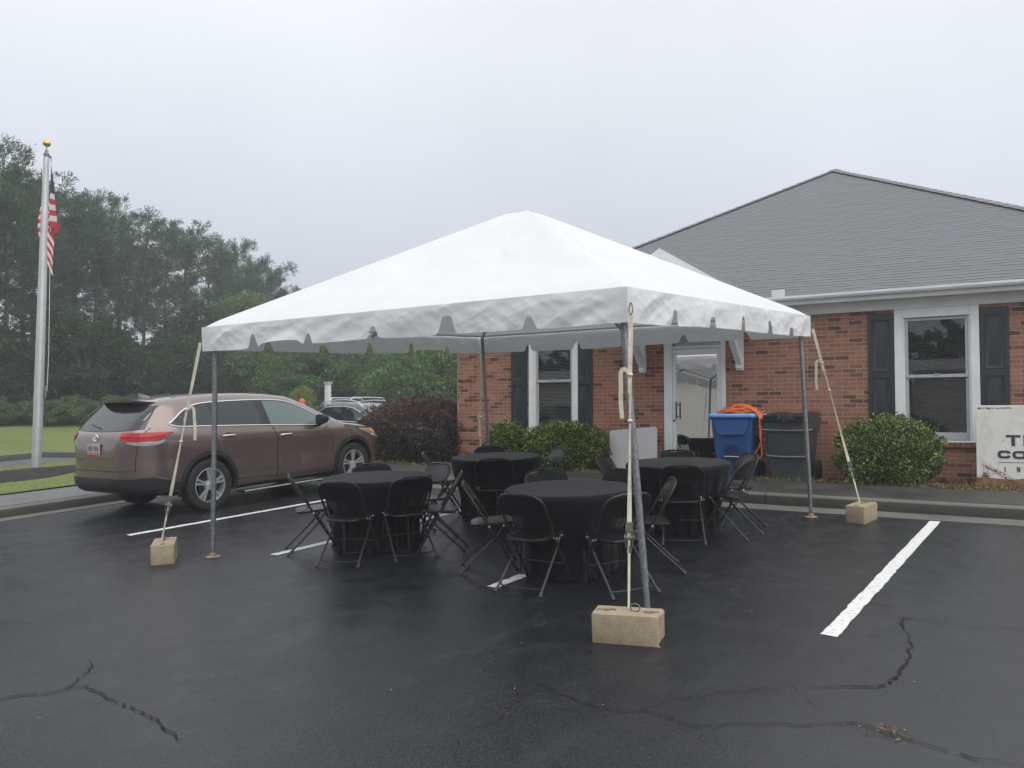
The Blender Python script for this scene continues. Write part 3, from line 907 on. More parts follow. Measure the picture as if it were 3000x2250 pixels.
b = MB(); b.cbox(XE - .006, XE + .006, W(-1.50), W(-1.30), Z(3.104), Z(3.205), .002); b.cbox(XE - .006, XE + .1, W(-1.31), W(-1.298), Z(3.104), Z(3.205), .002)
b.build('splash_guard', 'gutter_metal', bld)
b = MB()
b.cbox(.06, .13, W(4.83), W(4.905), Z(.25), Z(2.7), .008); b.cbox(-.06, .13, W(4.83), W(4.905), Z(.2), Z(.27), .008)
b.build('downspout', 'gutter_metal', bld)

# hip roof: shingled faces with a UV laid in metres (along eave, up slope)
SL = .578
apx, apy, apz = 5.75, -1.05, 6.62
ez = 3.03
rv, rf, ruv = [], [], []
def roof_face(pts, ax_u, ev):
    """pts world-local corners; u along eave axis, v up the slope from eave level"""
    o = len(rv)
    rv.extend(pts); rf.append(tuple(range(o, o + len(pts))))
    k = math.sqrt(1 + SL * SL) / SL
    for p_ in pts: ruv.append((p_[ax_u], (p_[2] - ev) * k))
F0, F1 = (XE - .03, W(EY1 + .03), Z(ez)), (XE - .03, W(EY0 - .03), Z(ez))
A = (apx, W(apy), Z(apz)); Bk = (12.5, W(apy), Z(apz))
roof_face([F1, A, F0], 1, Z(ez))
roof_face([F0, A, Bk, (14, W(EY1 + .03), Z(ez))], 0, Z(ez))
roof_face([F1, (14, W(EY0 - .03), Z(ez)), Bk, A], 0, Z(ez))
GX0, GX1, gy, gz, ghw, gs = -1.31, .75, .10, 3.845, 1.30, .625
def gable_pt(x, dy): return (x, W(gy + dy), Z(gz - abs(dy) * gs))
for sgn in (1, -1):
    pts = [gable_pt(GX0, 0), gable_pt(GX0, sgn * ghw), (XE - .02, W(gy + sgn * ghw), Z(gz - ghw * gs)), (GX1, W(gy), Z(gz))]
    o = len(rv); rv.extend(pts); rf.append((o, o + 1, o + 2, o + 3) if sgn > 0 else (o + 3, o + 2, o + 1, o))
    for p_ in pts: ruv.append((p_[0], (p_[2] - Z(gz - ghw * gs)) * 1.9))
me = bpy.data.meshes.new('roof')
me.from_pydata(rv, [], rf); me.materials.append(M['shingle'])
ul = me.uv_layers.new(name='UVMap')
for poly in me.polygons:
    for li in poly.loop_indices: ul.data[li].uv = ruv[me.loops[li].vertex_index]
roof = bpy.data.objects.new('roof', me); COL.objects.link(roof); roof.parent = bld
b = MB()                                   # ridge and hip caps
for P0, P1 in ((F1, A), (F0, A), (A, Bk)):
    P0, P1 = Vector(P0), Vector(P1)
    nseg = int((P1 - P0).length / .19)
    d = (P1 - P0) / nseg
    side = d.cross(Vector((0, 0, 1))).normalized()
    for k in range(nseg):
        q0, q1 = P0 + d * k, P0 + d * (k + 1.15)
        lift = Vector((0, 0, .022)); dn = Vector((0, 0, -.018))
        b.add([q0 + side * .13 + dn, q0 + lift, q0 - side * .13 + dn, q1 + side * .13 + dn - lift * .5, q1 + lift * .6, q1 - side * .13 + dn - lift * .5], [(0, 1, 4, 3), (1, 2, 5, 4), (0, 2, 1)])
cap = noisy('ridge_shingle', (.175, .178, .186), .85, .2, 5, .4, 60).m
b.build('ridge_cap', cap, roof, fix=False)

# porch gable
b = MB()
for sgn in (1, -1):
    for d0, d1, x0, x1 in ((0, .15, GX0 - .02, GX0 + .02), (.15, .20, GX0 - .005, GX0 + .03)):
        p0, p1 = gable_pt(x0, 0), gable_pt(x0, sgn * (ghw + .02))
        vs = [(x, p[1], p[2] - dd) for x in (x0, x1) for p, dd in ((p0, d0 + .004), (p1, d0 + .004), (p1, d1), (p0, d1))]
        b.add(vs, [(0, 1, 2, 3), (7, 6, 5, 4), (0, 4, 5, 1), (1, 5, 6, 2), (2, 6, 7, 3), (3, 7, 4, 0)])
    q = [gable_pt(x, sgn * ghw) for x in (GX0, XE - .02)]
    b.box(GX0 + .02, XE, W(gy + sgn * ghw - .02), W(gy + sgn * ghw + .02), Z(gz - ghw * gs) - .16, Z(gz - ghw * gs) - .005)
b.add([(GX0 + .06, W(gy - ghw), Z(2.93)), (GX0 + .06, W(gy + ghw), Z(2.93)), (GX0 + .06, W(gy + ghw), Z(gz - ghw * gs - .02)), gable_pt(GX0 + .06, 0), (GX0 + .06, W(gy - ghw), Z(gz - ghw * gs - .02))], [(0, 1, 2, 3, 4)])
b.box(GX0 + .06, 0, W(gy - ghw + .02), W(gy + ghw - .02), Z(2.90), Z(2.93))
b.cbox(GX0 + .02, GX0 + .18, W(gy - ghw), W(gy + ghw), Z(2.78), Z(2.90), .005)
b.build('porch_gable', 'white_trim', bld)
for yb_ in (.945, -.715):                   # brackets under the porch
    b = MB()
    w = .055
    b.cbox(-.06, .0, W(yb_ - w), W(yb_ + w), Z(2.02), Z(2.90), .004)
    b.cbox(-.09, -.06, W(yb_ - w), W(yb_ + w), Z(2.05), Z(2.13), .004)
    b.cbox(-.08, -.06, W(yb_ - w), W(yb_ + w), Z(2.145), Z(2.185), .004)
    b.cbox(-.80, -.06, W(yb_ - w), W(yb_ + w), Z(2.80), Z(2.90), .004)
    d = Vector((-.70, 0, .68)); nn = Vector((.68, 0, .70)).normalized() * .055
    p0, p1 = Vector((-.06, 0, Z(2.15))), Vector((-.06, 0, Z(2.15))) + d
    b.loft([[(p + s_ * nn).x, W(yb_ + t_ * w * .85), (p + s_ * nn).z] for s_, t_ in ((-1, -1), (1, -1), (1, 1), (-1, 1))] for p in (p0, p1))if False else b.loft([[((p + nn * s_).x, W(yb_ + t_ * w * .85), (p + nn * s_).z) for s_, t_ in ((-1, -1), (1, -1), (1, 1), (-1, 1))] for p in (p0, p1)])
    b.build('bracket', 'white_trim', bld)

# the pale building across the lot that the door glass mirrors
wb = thing('warehouse', 'long low pale building across the lot, mirrored in the glass door', 'building', Matrix.Translation((-46, 14, -.8)))
b = MB(); b.box(-12, 0, -34, 30, 0, 4.9); b.build('wall', 'white_wall', wb)
b = MB(); b.loft([[(x, y, z) for x, z in ((.5, 4.9), (.5, 5.1), (-6, 6.2), (-12.5, 5.1), (-12.5, 4.9))] for y in (-34.6, 30.6)]); b.build('roof', 'roof_plain', wb)

# ------------------------------------------------------------------ things along the wall
def rr_poly(w, h, r, n=6):
    P = []
    for cx, cy, a0 in ((w / 2 - r, h / 2 - r, 0), (-w / 2 + r, h / 2 - r, 90), (-w / 2 + r, -h / 2 + r, 180), (w / 2 - r, -h / 2 + r, 270)):
        for k in range(n + 1):
            an = R_(a0 + 90 * k / n); P.append((cx + r * math.cos(an), cy + r * math.sin(an)))
    return P
# folded plastic table
ft = thing('folded_table', 'pale grey folded plastic table leaning on the brick wall beside the door', 'table',
           Matrix.Translation((4.93, 1.03, .40)) @ Matrix.Rotation(R_(14), 4, 'Y') @ Matrix.Rotation(R_(-5.5), 4, 'X'))
b = MB()
P = rr_poly(.86, .70, .05)
b.loft([[(x, p[0] * k_, .35 + p[1] * k_) for p in P] for x, k_ in ((-.022, .985), (-.016, 1), (.016, 1), (.022, .985))])
b.build('tabletop', 'cord_pale', ft, smooth=35)
b = MB(); b.tube([(.03, -.3, .1), (.03, -.3, .6), (.03, .3, .6), (.03, .3, .1)], .012, 6)
b.cbox(.02, .045, -.08, .0, .695, .725, .005); b.build('leg_frame', 'black_plastic', ft)

def tapered(b, x0, x1, y0, y1, z0, X0, X1, Y0_, Y1_, z1, r=.05, mi=0, n=5, T=None):
    rings = []
    for xa, xb, ya, yb, z in ((x0, x1, y0, y1, z0), (X0, X1, Y0_, Y1_, z1)):
        rings.append([((xa + xb) / 2 + p[0], (ya + yb) / 2 + p[1], z) for p in rr_poly(xb - xa, yb - ya, r, n)])
    b.loft(rings, mi=mi, T=T)

# blue recycling bin (faces the lot, -x)
rb = thing('recycling_bin', 'blue wheeled recycling bin with pale blue lid beside the glass door', 'bin', Matrix.Translation((4.24, -.87, .365)))
b = MB()
tapered(b, .06, .56, -.24, .24, .03, .0, .62, -.29, .29, .62, .04)
tapered(b, -.005, .625, -.295, .295, .62, -.03, .66, -.315, .315, .90, .04)
b.cbox(-.05, .68, -.335, .335, .885, .915, .008)
# dished front panel under the lid
b.loft([[(x, y * k_, z) for y, z in ((-.27, .88), (.27, .88), (.262, .80), (.20, .66), (-.20, .66), (-.262, .80))] for x, k_ in ((-.012, 1), (-.045, .97), (-.05, .93))])
b.build('body', 'bin_blue', rb, smooth=30)
b = MB()                                    # recessed catch with bar
ar = [(-.11, .16)] + [(-.105 * math.cos(a_), .42 + .10 * math.sin(a_)) for a_ in [math.pi * k / 10 for k in range(11)]] + [(.11, .16)]
b.prism(ar, -.002, .055, plane='yz')
b.build('catch_recess', noisy('dark_blue_recess', (.010, .022, .075), .6, .1, 10).m, rb)
b = MB(); b.tube([(-.012, -.11, .335), (-.012, .11, .335)], .008, 8); b.build('catch_bar', 'silver', rb)
b = MB()
b.loft([[(.305 + p[0] * k_, p[1] * k_, z) for p in rr_poly(.76, .70, .06)] for z, k_ in ((.915, .99), (.925, 1), (.945, 1), (.965, .95), (.955, .88), (.955, .86))])
b.cbox(.10, .52, -.02, .02, .95, .968, .006); b.cbox(-.05, .66, -.30, -.27, .95, .972, .006); b.cbox(-.05, .66, .27, .30, .95, .972, .006)
b.build('lid', 'lid_blue', rb, smooth=35)
b = MB()
wp = noisy('white_print', (.4, .42, .48), .6, .3, 30).m
for k, (dz, dh) in enumerate(((.655, .035), (.70, .05), (.765, .045))):
    b = MB(); b.box(.18, .215, -.318, -.306, dz, dz + dh - .012); b.build('printed_mark', wp, rb)
for sy in (-.27, .27):
    b = MB(); b.lathe([(.02, -.03), (.11, -.03), (.125, -.02), (.125, .02), (.11, .03), (.02, .03)], 20, T=Tr(.58, sy, .125), axis='y'); b.build('wheel', 'rubber', rb, smooth=40)
# tangled orange cord heaped on the lid
pts = []
r = random.Random(5)
N = 1500
for k in range(N):
    t_ = k / N
    an = 2 * math.pi * 27 * t_
    q = (k * 27 / N) % 1
    rs = .55 + .42 * math.sin(2 * math.pi * 5.3 * t_ + 1) * .6 + .2 * math.sin(2 * math.pi * 13.1 * t_)
    ex, ey = .20 * rs, .34 * rs
    ph = .5 * math.sin(2 * math.pi * 3.1 * t_)
    x, y = ex * math.cos(an + ph), ey * math.sin(an)
    dome = .155 * math.exp(-((x / .20) ** 2 + ((y + .02) / .25) ** 2))
    z = .965 + dome * (.35 + .65 * t_) + .018 * math.sin(5 * an + 3 * t_) * 1
    pts.append((x + .24, y - .05 + .06 * math.sin(2 * math.pi * 2.3 * t_), max(z, .972)))
crd = MB()
crd.tube(pts, .0058, 5)
hang = [(.20, -.20, 1.05), (.12, -.30, 1.01), (.03, -.37, .97), (-.01, -.41, .88), (-.015, -.42, .72), (-.02, -.43, .58), (-.03, -.40, .47), (-.04, -.355, .40), (-.04, -.365, .34), (-.035, -.41, .325), (-.03, -.445, .37), (-.03, -.44, .46), (-.025, -.435, .62), (-.03, -.425, .80), (.03, -.40, .96), (.15, -.30, 1.03)]
def smooth_path(P, n=8):
    P = [Vector(p) for p in P]; out = []
    for i in range(len(P) - 1):
        p0, p1, p2, p3 = P[max(i - 1, 0)], P[i], P[i + 1], P[min(i + 2, len(P) - 1)]
        for k in range(n):
            t_ = k / n
            out.append(.5 * ((2 * p1) + (p2 - p0) * t_ + (2 * p0 - 5 * p1 + 4 * p2 - p3) * t_ ** 2 + (3 * p1 - p0 - 3 * p2 + p3) * t_ ** 3))
    return out + [P[-1]]
crd.tube(smooth_path(hang), .0055, 6)
for j in range(9):
    dy, dx, zl = r.uniform(-.06, .05), r.uniform(-.05, .1), r.uniform(.60, .80)
    crd.tube(smooth_path([(.2 + dx, -.12 + dy, 1.06 + r.uniform(-.02, .02)), (.12 + dx, -.28 + dy * .5, 1.03), (.06 + dx, -.38, .95 + dy * .3), (.0 + dx * .4, -.415 - abs(dy) * .3, .84), (-.01 + dx * .3, -.42 + dy * .4, zl), (.01 + dx * .4, -.405, .85), (.07 + dx, -.39 + dy * .5, .955), (.18 + dx, -.22, 1.05)]), .0055, 5)
tag(crd.build('extension_cord', 'orange', None, smooth=True, mw=Matrix.Translation((4.24, -.87, .365)), fix=False), 'tangled orange extension cord heaped on the blue bin, loops hanging down', 'cord')

# charcoal rubbish bin
db = thing('rubbish_bin', 'charcoal grey wheeled rubbish bin with black lid, right of the blue bin', 'bin', Matrix.Translation((4.22, -1.66, .365)))
b = MB()
tapered(b, .07, .58, -.245, .245, .0, .0, .66, -.315, .315, .80, .05)
tapered(b, -.012, .675, -.33, .33, .735, -.02, .69, -.34, .34, .895, .04)
b.build('body', 'bin_grey', db, smooth=30)
b = MB()
for z, k_ in ((.735, 1.0), (.36, .86)):
    xf = .0 + (.80 - z) * .085 - .016
    b.tube(smooth_path([(xf + .06, -.345 * k_, z + .012), (xf + .0, -.30 * k_, z), (xf - .006, 0, z - .008), (xf + .0, .30 * k_, z), (xf + .06, .345 * k_, z + .012)], 5), .014, 8)
b.build('body_rim', noisy('scuffed_grey_rim', (.15, .155, .16), .45, .3, 20).m, db, smooth=True)
b = MB()
def lidf(u, v):
    x = -.06 + .80 * u; y = .36 * (2 * v - 1)
    z = .905 + .085 * math.sin(min(u * 1.3, 1) * math.pi / 2) * (1 - .25 * (2 * v - 1) ** 4) + .012 * math.sin(9 * v) * u
    if u == 0 or v in (0, 1): z -= .03
    return (x, y, z)
b.grid(lidf, 14, 12)
b.cbox(-.065, .02, -.30, .30, .865, .895, .008); b.cbox(-.085, -.04, -.055, .055, .83, .95, .01)
b.cbox(-.07, .0, -.31, -.12, .905, .95, .008); b.cbox(-.07, .0, .12, .31, .905, .95, .008)
b.build('lid', 'black_plastic', db, smooth=40, fix=False)
for sy in (-.30, .30):
    b = MB(); b.lathe([(.02, -.035), (.13, -.035), (.15, -.02), (.15, .02), (.13, .035), (.02, .035)], 22, T=Tr(.60, sy, .15), axis='y'); b.build('wheel', 'rubber', db, smooth=40)

# weathered sign board, cut off by the frame edge
sb = thing('sign_board', 'dirty white sign board with faded dark lettering leaning under the window', 'sign', Matrix.Translation((4.70, -4.60, .33)) @ Matrix.Rotation(R_(3), 4, 'Y'))
b = MB(); b.cbox(-.02, .02, -.62, .60, 0, 1.115, .004); b.build('board', 'sign', sb)
lt = MB()
def lbox(y0, y1, z0, z1): lt.box(-.0235, -.0195, y0 + 4.60, y1 + 4.60, z0 - .33, z1 - .33)
def lring(yc, zc, w_, h_, t_, op=False):
    o_ = rr_poly(w_, h_, h_ * .42, 6); i_ = rr_poly(w_ - 2 * t_ * 1.2, h_ - 2 * t_, (h_ - 2 * t_) * .42, 6)
    n_ = len(o_)
    for k in range(n_):
        k2 = (k + 1) % n_
        m_ = (o_[k][0] + o_[k2][0]) / 2, (o_[k][1] + o_[k2][1]) / 2
        if op and m_[0] < -w_ * .25 and abs(m_[1]) < h_ * .16: continue
        q = [o_[k], o_[k2], i_[k2], i_[k]]
        vs = [(x, yc + p[0] + 4.60, zc + p[1] - .33) for x in (-.0235, -.0195) for p in q]
        lt.add(vs, [(0, 1, 2, 3), (7, 6, 5, 4), (0, 4, 5, 1), (1, 5, 6, 2), (2, 6, 7, 3), (3, 7, 4, 0)])
lbox(-4.502, -4.340, 1.026, 1.058); lbox(-4.441, -4.399, .915, 1.026)
lbox(-4.575, -4.533, .915, 1.058)
lring(-4.318, .803, .150, .104, .030, True); lring(-4.487, .801, .155, .104, .030)
lbox(-5.1, -4.245, .700, .705)
lbox(-4.330, -4.318, .575, .645)
lbox(-4.466, -4.456, .580, .648); lbox(-4.492, -4.482, .580, .648)
lt.add([(-.0235, p[0] + 4.60, p[1] - .33) for p in ((-4.456, .648), (-4.470, .648), (-4.492, .580), (-4.478, .580))], [(0, 1, 2, 3)])
lt.build('lettering', 'ink', sb)
b = MB()                                    # flaked patch of grime at its lower left
r = random.Random(3)
for k in range(620):
    t_ = r.random()
    yc, zc = .54 - .36 * t_ + r.gauss(0, .02), .335 - .20 * t_ + r.gauss(0, .02)
    if r.random() < .45: yc, zc = .50 + r.gauss(0, .025), .17 + r.gauss(0, .035)
    if not (-.6 < yc < .58 and .02 < zc < 1.08): continue
    n_ = r.randint(4, 6); rr_ = r.uniform(.0015, .009)
    b.add([(-.0212, yc + rr_ * math.cos(6.28 * q / n_) * r.uniform(.5, 1.4), zc + rr_ * math.sin(6.28 * q / n_) * r.uniform(.4, 1.1)) for q in range(n_)], [tuple(range(n_))])
for k in range(40):
    yc = r.uniform(.2, .57); zc = 1.075 + r.gauss(0, .007); n_ = 5; rr_ = r.uniform(.003, .012)
    b.add([(-.0212, yc + rr_ * 1.8 * math.cos(6.28 * q / n_), zc + rr_ * .6 * math.sin(6.28 * q / n_)) for q in range(n_)], [tuple(range(n_))])
kind(b.build('grime_patch', 'grime', sb, fix=False), 'stuff')
b = MB()
b.loft([[(x, y_, z) for x, z in ((-.02, 0), (.02, 0), (.02, h_), (-.02, h_ * .97))] for y_, h_ in ((.62, .09), (.4, .085), (.2, .075), (.05, .10), (-.1, .125), (-.6, .12))])
pl = b.build('wooden_plank', 'wood', None, mw=Matrix.Translation((4.635, -4.62, .41)))
tag(pl, 'brown rotten wooden plank lying across the foot of the sign', 'plank')
# black downspout splash block
b = MB()
b.loft([[(x, -.19, 0), (x, .19, 0), (x, .19 * k_, h_), (x, .14 * k_, h_), (x, .12 * k_, h_ - .05), (x, -.12 * k_, h_ - .05), (x, -.14 * k_, h_), (x, -.19 * k_, h_)] for x, h_, k_ in ((-.22, .085, .96), (.20, .11, 1))])
tag(b.build('splash_block', 'black_plastic', None, mw=Matrix.Translation((4.86, -3.76, .345)) @ Matrix.Rotation(R_(8), 4, 'Z')), 'black plastic splash block lying under the window among dry leaves', 'splash block')

# ------------------------------------------------------------------ frame tent
S = 2.379
TH, TV, TA = 2.372, .246, 3.60          # eave height, valance depth, peak
tent = thing('frame_tent', 'white frame tent with scalloped valance over the black tables', 'tent', LOT.copy())
def fbm(x, y, seed=0):
    v = 0
    for i, (f_, a_) in enumerate(((1.3, .5), (2.9, .27), (6.1, .14), (11.7, .09))):
        v += a_ * math.sin(f_ * x * 1.7 + 2.1 * seed + i) * math.cos(f_ * y * 1.9 + 1.3 * i + seed) + a_ * .6 * math.sin(f_ * (x + y) * 2.3 + 4 * i + seed)
    return v
def crumple(x, y, z, k=1.0):
    """creased vinyl: ridged noise, sharp folds rather than waves"""
    return (MN.ridged_multi_fractal(Vector((x * k, y * k, z * k)), 1.0, 2.1, 4, 1.0, 2.0) - 1.1) * .5
def facets(x, y, z, k):
    """crumpled-sheet relief: cones meeting in sharp creases"""
    d_ = MN.voronoi(Vector((x * k, y * k, z * k)))[0]
    return d_[0] - .35
b = MB()
SIDES = [((-S, S), (-S, -S)), ((-S, -S), (S, -S)), ((S, -S), (S, S)), ((S, S), (-S, S))]
NU, NV = 110, 80
for si, (c0_, c1_) in enumerate(SIDES):
    def roofp(u, v):
        # v: 0 eave -> 1 peak ; u along the eave
        ex, ey = c0_[0] + (c1_[0] - c0_[0]) * u, c0_[1] + (c1_[1] - c0_[1]) * u
        x, y = ex * (1 - v), ey * (1 - v)
        z = TH + (TA - TH) * v
        z -= .075 * max(0, (v - .93) / .07) ** 2                 # soft peak
        mid = 4 * u * (1 - u)
        z -= .045 * mid * math.sin(math.pi * v)                  # fabric sags between the hips
        z += (.009 * fbm(x, y, si) + .026 * crumple(x, y, si * 7, .9) + .030 * facets(x, y, si * 7 + .3, 2.1) * (.35 + .65 * (abs(u - .5) * 2) ** 2)) * min(1, 5 * mid) * min(1, 5 * v) * (1 - v) ** .5
        # tension creases fanning from the lower corners toward the peak
        for uu in (u, 1 - u):
            z += .015 * max(0, 1 - v) ** .4 * math.exp(-((uu - .18 - .22 * v) / .028) ** 2) * math.sin(math.pi * min(1, v * 1.2)) * math.sin(11 * v + si)
        if v < .06:
            z -= .02 * (1 - v / .06) ** 2
        return (x, y, z)
    b.grid(roofp, NU, NV)
b.build('canopy', 'vinyl', tent, smooth=True, fix=False)
SLOTS = [.164, .326, .496, .662, .83]
for si, (c0_, c1_) in enumerate(SIDES):
    b = MB()
    cols = 420
    dx, dy = (c1_[0] - c0_[0]), (c1_[1] - c0_[1])
    nx_, ny_ = -dy / (2 * S), dx / (2 * S)
    if nx_ * (c0_[0] + c1_[0]) + ny_ * (c0_[1] + c1_[1]) < 0: nx_, ny_ = -nx_, -ny_
    def val(u, v):
        drop = TV + .008 * math.sin(9 * u + si) 
        for s_ in SLOTS:
            d = abs(u - s_ - .004 * math.sin(40 * s_ + si)) * 2 * S
            hw = .030 + (.025 if (int(s_ * 100) + si) % 3 == 0 else 0)
            k = 1 / (1 + math.exp((d - hw - .014) / (.007 if (int(s_ * 1000) + si) % 2 else .011)))
            drop -= (.118 + .03 * math.sin(50 * s_ + si)) * k
        if si in (0, 3):
            drop -= (.040 if .178 < u < .313 else (.018 if .51 < u < .648 else 0)) * min(1, abs(u - .178) / .012, abs(u - .313) / .012) if .178 < u < .313 else 0
        z = TH - .018 - drop * v
        vp = drop * v
        fold = 0
        if si == 0:                      # a couple of tabs curl on the left side
            for (u0, u1, am) in ((.18, .315, .10), (.51, .645, -.05)):
                if u0 < u < u1:
                    w_ = math.sin(math.pi * (u - u0) / (u1 - u0)); fold += am * w_ * max(0, v - .45) ** 1.5
        o_ = .014 + .030 * v * (.4 + .5 * math.sin(21 * u + si * 2) * math.sin(7 * u)) + (.020 * crumple(u * 4.76 + 1.2 * vp, vp * 1.3 - u * .8, si * 5, 2.0) + .030 * facets(u * 3.4 + 1.5 * vp, vp * 1.0 + .6 * u, si * 5 + .4, 3.6) + .010 * facets(u * 4.0 - 1.1 * vp, vp * .8, si * 3 + 1.7, 8.5)) * min(1, 4 * v) * (.45 + .55 * abs(2 * u - 1)) + fold
        w0, w1 = math.exp(-(u * 4.76 / .10) ** 2), math.exp(-((1 - u) * 4.76 / .10) ** 2)
        o_ = o_ * (1 - w0 - w1) + .022 * (w0 + w1)
        al = .022 * (w1 - w0) / (2 * S)
        return (c0_[0] + dx * (u + al) + nx_ * o_, c0_[1] + dy * (u + al) + ny_ * o_, z + fold * .4 * (1 if si == 0 else 0))
    b.grid(val, cols, 26)
    b.build('valance', 'vinyl', tent, smooth=True, fix=False)
b = MB()                                   # frame tubes under the fabric
zt = TH - .03
for c0_, c1_ in SIDES: b.tube([(c0_[0] * .975, c0_[1] * .975, TH - .012), (c1_[0] * .975, c1_[1] * .975, TH - .012)], .013, 10)
for cx, cy in ((-1, -1), (1, -1), (1, 1), (-1, 1)): b.tube([(cx * S * .985, cy * S * .985, zt - .03), (0, 0, TA - .19)], .024, 10)
for cx, cy in ((-1, 0), (1, 0), (0, 1), (0, -1)): b.tube([(cx * S * .98, cy * S * .98, zt - .03), (0, 0, TA - .19)], .024, 10)
b.build('frame', noisy('pale_alloy_tube', (.72, .725, .73), .5, .06, 12).m, tent, smooth=True)
POLES = [((-S, S), (-2.37, 2.39)), ((-S, -S), (-2.30, -2.44)), ((S, -S), (2.31, -2.37)), ((S, S), (2.48, 2.36))]
for (tx, ty), (bx, by) in POLES:
    b = MB()
    tp, bp = Vector((tx * .968, ty * .968, zt)), Vector((bx, by, .012))
    at_ = lambda k: bp + (tp - bp) * k
    b.tube([at_(0), at_(.115)], .0215, 14); b.tube([at_(.113), at_(1)], .0255, 14)
    pole = b.build('pole', 'galv', tent, smooth=40)
    b = MB(); sd = (tp - bp).cross(Vector((0, 0, 1))).normalized() if (tp - bp).cross(Vector((0, 0, 1))).length > .01 else Vector((1, 0, 0))
    b.tube([at_(.155) - sd * .040, at_(.155) + sd * .040], .007, 8); b.build('bolt', 'steel', pole)
    b = MB(); b.lathe([(0, .001), (.070, .001), (.072, .006), (.055, .010), (.032, .012), (.032, .04), (.026, .045)], 22, T=Tr(bx, by, 0)); b.build('base_plate', 'rust', pole, smooth=40)

# concrete blocks and ratchet straps
def block(name_lab, corners_lw, cx, cy, rz, L, Wd, H):
    b = MB()
    r = random.Random(int(cx * 100))
    n = 9
    P = rr_poly(L, Wd, .018, 3)
    rings = []
    for z, k_ in ((0, .985), (.008, 1), (H - .012, 1), (H, .985)): rings.append([(p[0] * k_ + r.gauss(0, .0015), p[1] * k_ + r.gauss(0, .0015), z) for p in P])
    # one end is split-faced and rough
    for rg in rings:
        for i, p in enumerate(rg):
            if p[0] > L / 2 - .02: rg[i] = (p[0] + r.uniform(-.018, .012), p[1], p[2] + r.uniform(-.006, .004) * (0 < p[2] < H))
    b.loft(rings)
    o = b.build('concrete_block', 'block', None, smooth=35, mw=LOT @ Tr(cx, cy, 0, rz))
    tag(o, name_lab, 'block', 'concrete weights of the tent')
    b = MB(); b.tube([(.032 * math.cos(a_) + .05, .004 * math.sin(2 * a_), H + .026 + .026 * math.sin(a_)) for a_ in [2 * math.pi * k / 16 for k in range(16)]], .0045, 6, closed=True)
    b.build('lifting_ring', 'steel', o, smooth=True)
    stm = noisy('block_stain_%d' % int(cx * 10), (.19, .10, .055), .9, .3, 40).m
    for sx in (-1, 1):
        b = MB()
        for k in range(10):
            x, y = sx * L * .33 + r.gauss(0, .022), r.gauss(0, .010); rr_ = r.uniform(.008, .02)
            b.add([(x + rr_ * 1.6 * math.cos(q * 1.05), y + rr_ * math.sin(q * 1.05), H + .0008 + k * .0002) for q in range(6)], [tuple(range(6))])
        b.build('stain', stm, o, fix=False)
    return o
block('tan concrete block nearest the camera, in front of the leaning tent pole', None, -2.74, -2.50, math.atan2(-.42, .12), .44, .21, .19)
block('tan concrete block at the foot of the strap beside the car', None, -2.70, 2.72, math.atan2(.37, .28), .46, .22, .19)
block('tan concrete block by the front kerb, left of the long white bay line', None, 2.29, -2.93, math.atan2(-.06, .42), .42, .21, .19)
block('tan concrete block hidden behind the back table at the tent corner', None, 2.78, 2.75, R_(45), .40, .20, .19)


def ribbon3(b, pts, w, th=.003, twist=None, mi=0, side=None):
    P = [Vector(p) for p in pts]
    rings = []
    for i, p in enumerate(P):
        t_ = (P[min(i + 1, len(P) - 1)] - P[max(i - 1, 0)]).normalized()
        sd = (side or Vector((0, 0, 1)).cross(t_))
        sd = sd - t_ * sd.dot(t_)
        sd = sd.normalized() if sd.length > 1e-5 else Vector((1, 0, 0))
        if twist: sd = Matrix.Rotation(twist(i / (len(P) - 1)), 3, t_) @ sd
        nn = t_.cross(sd)
        ww = w(i / (len(P) - 1)) if callable(w) else w
        rings.append([p + sd * ww / 2 + nn * th / 2, p - sd * ww / 2 + nn * th / 2, p - sd * ww / 2 - nn * th / 2, p + sd * ww / 2 - nn * th / 2])
    b.loft(rings, mi=mi)


